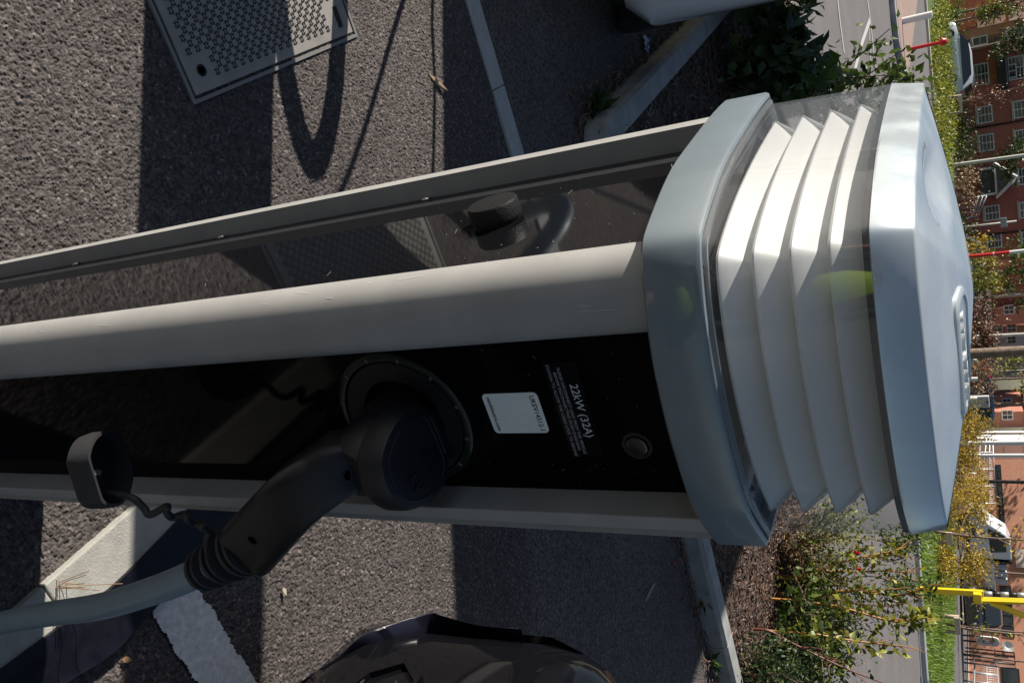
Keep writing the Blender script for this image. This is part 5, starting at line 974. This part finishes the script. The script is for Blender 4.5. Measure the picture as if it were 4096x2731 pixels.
def stake_tree(label, pb, pt, sl, sr, cross, Y, lm, n):
    b_ = ony(pb, Y); b_[2] = g(b_[0], b_[1]); t_ = ony(pt, Y); r_ = root('staked_tree', b_, label, 'tree'); mb = MB(); P_ = sp([b_, b_ * .6 + t_ * .4 + np.array([.04, 0, 0]), t_], 6); mb.tube(P_, list(np.linspace(.035, .018, len(P_))), 7)
    tw = []
    for k in range(12): q = P_[random.randint(4, len(P_) - 1)]; tw += stems(mb, q, q + np.array([random.gauss(0, .35), random.gauss(0, .25), random.uniform(.1, .5)]), .012, .1, 4)
    build('trunk', mb, barkm, r_); 
    for p_ in (sl, sr):
        mb = MB()
        if p_: a_ = ony(p_[0], Y); c_ = ony(p_[1], Y); a_[2] = g(a_[0], a_[1]); mb.tube([a_, c_], .045, 8); build('stake', mb, mat('stake_wood', (.42, .34, .25), .8), r_)
    mb = MB(); a_, c_ = ony(cross[0], Y - .1), ony(cross[1], Y - .1); mb.box((a_ + c_) / 2, (abs(a_[0] - c_[0]), .05, .12)); build('crossbar', mb, mat('stake_pale', (.6, .48, .38), .8), r_)
    if n: tw = np.array(tw); C = tw[rng.integers(0, len(tw), n)] + rng.normal(size=(n, 3)) * .12; leaves('crown', C, np.full(n, .10), lm, r_, asp=.5)
stake_tree('staked young tree beside the lamp head with sparse brown leaves', z4(430, 420), z4(1300, 500), None, (z4(430, 500), z4(575, 505)), (z4(560, 430), z4(560, 525)), 20, LOR, 160)
stake_tree('staked sapling between two posts on the verge near the bottom right', z4(510, 1115), z4(1075, 1200), (z4(500, 1060), z4(635, 1068)), (z4(500, 1170), z4(640, 1190)), (z4(622, 1075), z4(622, 1195)), 22, LG2, 60)
stake_tree('bare reddish sapling with stakes before the terrace near the top right', z1(740, 920), z1(1310, 780), (z1(700, 862), z1(775, 855)), (z1(670, 1020), z1(785, 1005)), (z1(768, 860), z1(768, 1008)), 42, leafmat('leaf_red_brown', (.20, .09, .06), .1), 500)
# yellow shrubs along the verge
for i, (px, Y, H_, cr, n, lm, lb) in enumerate([(z3(600, 1100), 27, 1.25, .7, 1900, LOR, 'yellow leaved bush directly behind the round lamp lid'), (z3(560, 1420), 24, 1.0, .8, 2400, LOR, 'wide yellow bush in front of the ramp railing'), (z4(600, 100), 23, 1.0, .7, 1900, LOR, 'golden bush at the foot of the black lamp post'), (z4(620, 280), 22, 1.05, .75, 2000, LOR, 'golden bush beside the staked young tree'), (z4(560, 640), 20, 1.0, .75, 2400, LOR, 'golden bush in front of the white truck bed'), (z3(640, 300), 30, 1.5, .9, 1500, leafmat('leaf_brown', (.14, .08, .05), .1), 'brown leafless looking hedge behind the lamp lid'), (z3(680, 600), 38, 1.6, 1.3, 2200, LDRY, 'dull brown hedge behind the white bollards'), (z2(760, 880), 34, 1.6, .6, 600, LOR, 'small yellow bush at the foot of the red and white pole')]):
    tree(lb, tq(px, Y), H_, cr, int(n * 1.5), .055 if Y < 30 else .11, lm, name='bush', cat='bush', trunk_r=.03, cz=(.1, 1.0), limbs=12, asp=.5)
for i, (px, Y, H_, cr, n, lb) in enumerate([(z1(800, 850), 60, 1.05, 1.6, 1000, 'dark hedge below the first terrace windows'), (z1(800, 1150), 60, 1.05, 1.8, 1000, 'dark hedge with pale flowers below the terrace downpipe'), (z1(800, 1400), 58, 1.05, 1.8, 1000, 'dark hedge at the foot of the tall pale lamp post'), (z2(650, 330), 55, 1.05, 1.9, 1000, 'brownish green hedge in front of the porch'), (z2(650, 800), 52, 1.05, 1.8, 1000, 'dark hedge behind the thin sign post'), (z1(860, 120), 62, 1.05, 1.7, 1000, 'green hedge beyond the far road at the top edge'), (z2(700, 1150), 50, 2.2, 1.5, 1500, 'green bush left of the far dark cars'), (z2(760, 1500), 48, 1.6, 1.4, 1400, 'reddish brown bush before the low brick houses')]):
    tree(lb, tq(px, Y), H_, cr, n, .15, (LG4, LEV, LEV, LDRY, LEV, LG1, LG2, leafmat('leaf_brown', (.14, .08, .05), .1))[i], name='hedge', cat='hedge', trunk_r=.04, cz=(.05, .95), limbs=6, clump=34)
# ground cover shrubs on the left verge
P_ = []; 
for k in range(46): P_.append(gp(z1(random.uniform(500, 700), random.uniform(-20, 1300))))
gs_ = 0
for k, q in enumerate(P_[:22]):
    lm = (LG1, LG3, LG4, LG2)[k % 4]
C = []; 
for q in P_: c_ = rng.normal(size=(420, 3)) * [.75, .9, .22]; C.append(q + c_)
C = np.concatenate(C); C[:, 2] = np.abs(C[:, 2]) + .05; tag(leaves('ground_cover', C, np.full(len(C), .13), LG2, asp=.6), kind='stuff')
# ------------------------------------------------------------------ far vehicles
q = gp(z1(770, 520)); car('parked_car', 'silver white hatchback parked in front of the brick terrace', 'car', P3((ony(z1(840, 520), 56)[0], 56), 0), (-1, .05), 4.3, 1.75, 1.42, mat('silver_paint', (.55, .58, .63), .25, coat=1), 'hatch', wr=.31)
def farcar(p, Y, fwd, L, H, col, lab, style='hatch'): x = ony(p, Y)[0]; r_, T = car('parked_car', lab, 'car', P3((x, Y), g(x, Y) + .02), fwd, L, 1.8, H, col, style, wr=.32); return r_
farcar(z2(720, 1060), 62, (1, -.1), 4.2, 1.45, mat('grey_paint', (.25, .26, .28), .25, coat=1), 'grey car partly hidden by the green bush in the middle distance')
farcar(z2(780, 1280), 64, (1, .1), 4.4, 1.5, mat('dark_paint', (.03, .035, .05), .2, coat=1), 'dark blue car behind bushes before the low brick houses')
farcar(z3(740, 120), 66, (1, .1), 4.2, 1.5, mat('dark_paint', (.03, .035, .05), .2, coat=1), 'dark car left of the pale grey lamp post')
farcar(z3(830, 870), 47, (1, .05), 4.2, 1.5, mat('red_paint', (.42, .02, .03), .25, coat=1), 'dark red car behind the low grey trailer')
farcar(z3(720, 800), 41, (-1, .05), 3.9, 1.45, mat('navy_paint', (.03, .05, .10), .2, coat=1), 'dark blue car with a light alloy wheel beside the grey trailer')
x, z, w, h = W_at(z3(680, 862), z3(805, 962), 36); r_ = root('utility_cabinet', (x, 36, g(x, 36)), 'pale grey cabinet beside the dark blue car', 'cabinet'); mb = MB(); mb.box((x, 36.2, (z + h / 2 + g(x, 36)) / 2), (w, .5, z + h / 2 - g(x, 36))); cb = build('cabinet', mb, mat('cabinet_grey', (.42, .42, .45), .5), r_, bev=.03); mb = MB(); mb.box((x, 35.94, z + h * .35), (.1, .02, .05)); build('handle', mb, postb, cb)
q = ony(z4(820, 960), 39); farcar(z4(760, 1000), 39, (-.35, -1), 4.2, 1.5, mat('black_far_paint', (.012, .012, .014), .2, coat=1), 'black car behind the yellow barrier post')
# tipper truck
YT = 40.0; b_ = ony(z4(760, 300), YT); e_ = ony(z4(760, 890), YT); gz = g((b_[0] + e_[0]) / 2, YT); fwdT = np.array([-1, -.02]); Lt = abs(e_[0] - b_[0]); xm = (b_[0] + e_[0]) / 2
T = frame((xm, YT, gz), fwdT); tr_ = root('tipper_truck', T(0, 0, 0), 'white tipper truck with crew cab parked before the orange brick building', 'truck'); h = Lt / 2; ct = ony(z4(1025, 540), YT)[2] - gz; bt = ony(z4(915, 700), YT)[2] - gz; wy = .95
mb = MB(); cx1 = T(0, 0, 0)[0]; c1 = xm - ony(z4(900, 585), YT)[0]; noseX = xm - ony(z4(900, 385), YT)[0]; hoodX = xm - ony(z4(850, 300), YT)[0]
prof_ = [(c1, .45), (c1, ct), (noseX - .55, ct + .02), (noseX - .1, ct * .93), (noseX + .35, ct * .62), (hoodX + .25, ct * .50), (hoodX + .35, .5)]
mb.loft([[T(x, -wy, z) for x, z in prof_], [T(x, wy, z) for x, z in prof_]], True, True, True, False); cabm = mat('truck_white', (.66, .67, .68), .3, coat=.6); cb_ = build('cab', mb, cabm, tr_, bev=.05)
mb = MB(); mb.add([T(noseX - .85, wy + .01, ct * .62), T(noseX + .15, wy + .01, ct * .60), T(noseX - .15, wy + .01, ct * .90), T(noseX - .8, wy + .01, ct * .92)], [(0, 1, 2, 3)]); build('side_window', mb, pane, cb_)
mb = MB(); mb.add([T(noseX - .85, -wy - .01, ct * .62), T(noseX + .15, -wy - .01, ct * .60), T(noseX - .15, -wy - .01, ct * .90), T(noseX - .8, -wy - .01, ct * .92)], [(0, 1, 2, 3)]); build('side_window', mb, pane, cb_)
mb = MB(); mb.box(T(-h + (c1 + h) * .5 - .05, 0, bt * .80), ((c1 + h) * .98, 1.9, bt * .28), (T(1, 0, 0) - T(0, 0, 0), T(0, 1, 0) - T(0, 0, 0), ZU)); build('bed', mb, cabm, tr_, bev=.02)
mb = MB(); mb.box(T(0, 0, .42), (Lt * .95, .8, .2), (T(1, 0, 0) - T(0, 0, 0), T(0, 1, 0) - T(0, 0, 0), ZU)); build('chassis', mb, postb, tr_)
mb = MB(); mb.box(T(c1 - .12, 0, ct * .80), (.08, 1.9, ct * .42), (T(1, 0, 0) - T(0, 0, 0), T(0, 1, 0) - T(0, 0, 0), ZU)); build('headboard', mb, postb, tr_)
mb = MB()
for k in range(4): mb.box(T(-h * .55 + k * .3, .3, bt + .18), (.22, .6, .4), (T(1, 0, 0) - T(0, 0, 0), T(0, 1, 0) - T(0, 0, 0), ZU))
build('load', mb, mat('load_white', (.5, .48, .50), .7), tr_)
for x in (noseX + .0, -h * .45):
    for s_ in (-1, 1): wheel(T, x, s_ * (wy - .08), .36, .22, tr_, 18)
q = T(noseX - .4, wy + .02, ct * .36); text('lettering', 'R', .28, T(noseX + .05, wy + .02, ct * .45), T(-1, 0, 0) * 0 + (T(-1, 0, 0) - T(0, 0, 0)), ZU, NR, postb, tr_, 'LEFT', .003)
# yellow barrier
yel = mat('barrier_yellow', (.75, .52, .01), .4); YY = 15.5
br0 = root('height_barrier', ony(z4(440, 870), YY), 'yellow steel barrier post with raised striped boom by the road', 'barrier'); a_, c_ = ony(z4(438, 872), YY), ony(z4(820, 890), YY); a_[2] = g(a_[0], YY); mb = MB(); wv_ = abs(ony(z4(600, 855), YY)[0] - ony(z4(600, 897), YY)[0]) / 2
mb.hexa([a_ + np.array([-wv_, -wv_, 0]), a_ + np.array([wv_, -wv_, 0]), a_ + np.array([wv_, wv_, 0]), a_ + np.array([-wv_, wv_, 0]), c_ + np.array([-wv_, -wv_, 0]), c_ + np.array([wv_, -wv_, 0]), c_ + np.array([wv_, wv_, 0]), c_ + np.array([-wv_, wv_, 0])]); build('post', mb, yel, br0, bev=.01)
mb = MB(); mb.box(ony(z4(775, 910), YY) + np.array([0, -.1, 0]), (.16, .16, .12)); mb.tube([ony(z4(775, 895), YY), ony(z4(775, 940), YY)], .05, 8); build('bracket', mb, yel, br0, bev=.01)
mb = MB(); mb.tube([ony(z4(790, 940), YY), ony(z4(1300, 958), YY)], .055, 4, smooth=False); build('boom', mb, yel, br0); mb = MB(); mb.tube([ony(z4(870, 958), YY), ony(z4(1300, 1125), YY)], .05, 4, smooth=False); build('boom_strut', mb, yel, br0)
for k in range(6):
    x0 = 825 + k * 62; mb = MB(); mb.tube([ony(z4(x0, 894 + k * 2.5), YY + .3), ony(z4(x0 + 62, 896.5 + k * 2.5), YY + .3)], .045, 8); build('stripe', mb, (gal, postb)[k % 2], br0)
# board with red writing, by the brick building
x, z, w, h = W_at(z4(770, 1205), z4(942, 1290), 41); sg = root('notice_board', (x, 41, g(x, 41)), 'white rounded board with red marks by the bottom right building', 'notice board'); mb = MB(); R0 = rrect(x, z, w, h, .18); mb.loft([[(p[0], 41, p[1]) for p in R0], [(p[0], 40.9, p[1]) for p in R0]], True, True, True, False); bd_ = build('board', mb, rend, sg)
mb = MB()
for i in range(3):
    for j in range(5):
        if (i + j) % 4 != 3: mb.box((x - w * .28 + i * w * .22, 40.88, z - h * .22 + j * h * .10), (w * .14, .02, h * .05))
build('red_marks', mb, redp, bd_); mb = MB(); mb.tube([(x - w * .3, 41.05, g(x, 41)), (x - w * .3, 41.05, z)], .04, 6); mb.tube([(x + w * .3, 41.05, g(x, 41)), (x + w * .3, 41.05, z)], .04, 6); build('legs', mb, postb, sg)

# ------------------------------------------------------------------ who stands behind the viewpoint (seen only as a reflection)
def skinned(name, V, Ed, Rr, material, parent, lvl=2):
    me = bpy.data.meshes.new(name); b0 = rbase(parent); me.from_pydata([tuple(np.array(v) - b0) for v in V], Ed, []); o = bpy.data.objects.new(name, me); COL.objects.link(o); o.parent = parent
    md = o.modifiers.new('skin', 'SKIN'); md.use_smooth_shade = True
    for i, r_ in enumerate(Rr): me.skin_vertices[0].data[i].radius = (r_, r_)
    me.skin_vertices[0].data[0].use_root = True; sd_ = o.modifiers.new('sub', 'SUBSURF'); sd_.levels = lvl; sd_.render_levels = lvl
    dg = bpy.context.evaluated_depsgraph_get(); m2 = bpy.data.meshes.new_from_object(o.evaluated_get(dg)); o.modifiers.clear(); o.data = m2; m2.name = name; m2.materials.clear(); m2.materials.append(material)
    for p in m2.polygons: p.use_smooth = True
    return o
prs = root('person', (.05, -.42, 0), 'person in a yellow green high visibility vest and dark trousers holding the camera', 'person')
skinm = mat('skin', (.48, .28, .20), .5); darkc = mat('dark_clothes', (.02, .022, .03), .8); hiv = mat('high_vis_yellow', (.50, .78, .02), .6); hair = mat('brown_hair', (.06, .035, .02), .7)
V = [(.06, -.43, .92), (.06, -.42, 1.08), (.05, -.38, 1.24), (.04, -.32, 1.36), (.03, -.25, 1.42), (.025, -.215, 1.50), (.02, -.205, 1.57),
     (.24, -.37, 1.30), (.32, -.26, 1.10), (.14, -.12, 1.33), (.075, -.085, 1.385), (-.15, -.36, 1.30), (-.24, -.24, 1.10), (-.13, -.11, 1.32), (-.075, -.08, 1.385),
     (.15, -.42, .86), (.18, -.34, .50), (.19, -.44, .09), (.20, -.30, .04), (-.03, -.43, .86), (-.08, -.36, .50), (-.09, -.48, .09), (-.10, -.34, .04)]
V = [(x_ + .10 * min(1, max(0, (-y_ - .1) / .2)), y_, z_) for x_, y_, z_ in V]
Ed = [(0, 1), (1, 2), (2, 3), (3, 4), (4, 5), (5, 6), (2, 7), (7, 8), (8, 9), (9, 10), (2, 11), (11, 12), (12, 13), (13, 14), (0, 15), (15, 16), (16, 17), (17, 18), (0, 19), (19, 20), (20, 21), (21, 22)]
Rr = [.125, .125, .13, .06, .065, .085, .06, .062, .045, .030, .026, .062, .045, .030, .026, .09, .06, .045, .035, .09, .06, .045, .035]
for hnd_, sx in ((10, 1), (14, -1)):
    hx, hy, hz = V[hnd_]
    for f_ in range(4): i0 = len(V); V.append((hx + sx * (.004 - .012 * f_ * .4), hy + .012, hz + .030 - .019 * f_)); V.append((hx - sx * .022, hy + .026, hz + .030 - .019 * f_)); Ed += [(hnd_, i0), (i0, i0 + 1)]; Rr += [.0095, .0080]
    i0 = len(V); V.append((hx - sx * .012, hy - .022, hz + .02)); V.append((hx - sx * .034, hy - .022, hz + .022)); Ed += [(hnd_, i0), (i0, i0 + 1)]; Rr += [.011, .009]
bd = skinned('body', V, Ed, Rr, skinm, prs)
def shell(name, idx, grow, m_, extra=()):
    mp = {j: i for i, j in enumerate(idx)}; skinned(name, [V[j] for j in idx], [(mp[a_], mp[b_]) for a_, b_ in Ed if a_ in mp and b_ in mp], [Rr[j] + grow * (1.6 if name == 'vest' else 1) for j in idx], m_, prs)
shell('trousers', [0, 15, 16, 17, 19, 20, 21], .014, darkc); shell('jacket', [2, 0, 1, 3, 7, 8, 9, 11, 12, 13], .012, darkc); shell('vest', [2, 3, 7, 11], .024, hiv); shell('boots', [17, 18], .012, postb); shell('boots', [21, 22], .012, postb)
mb = MB(); mb.lathe((.02, -.222, 1.555), (0, -.25, 1), [(-.05, .075), (-.02, .097), (.02, .099), (.06, .082), (.085, .045), (.092, .001)], 24); build('hair', mb, hair, bd)
for sx in (-1, 1):
    mb = MB(); mb.lathe((.022 + sx * .031, -.128, 1.515), (0, 1, 0), [(-.01, .012), (.0, .011), (.006, .001)], 12); build('eye', mb, rend, bd); mb = MB(); mb.lathe((.022 + sx * .088, -.21, 1.505), (sx, 0, 0), [(-.01, .02), (.004, .024), (.008, .012), (.008, .001)], 12); build('ear', mb, skinm, bd)
mb = MB(); mb.tube([(.022, -.128, 1.515), (.022, -.104, 1.48), (.022, -.125, 1.468)], [.007, .012, .006], 8); build('nose', mb, skinm, bd); mb = MB(); mb.tube([(.0, -.128, 1.445), (.022, -.120, 1.443), (.045, -.128, 1.445)], [.003, .006, .003], 8); build('mouth', mb, mat('lips', (.40, .14, .12), .5), bd)
cmr = root('camera_in_hand', (0, -.06, 1.42), 'black camera held in both hands by the person in the vest', 'camera'); ld = np.array([0, .863, -.502]); mb = MB(); mb.box((0, -.075, 1.425), (.10, .045, .13), ((1, 0, 0), ld, (0, .502, .863))); build('camera_body', mb, matblack, cmr, bev=.006); mb = MB(); mb.lathe(np.array([0, -.075, 1.425]) + ld * .02, ld, [(0, .034), (.028, .034), (.030, .030)], 24); build('lens', mb, matblack, cmr)
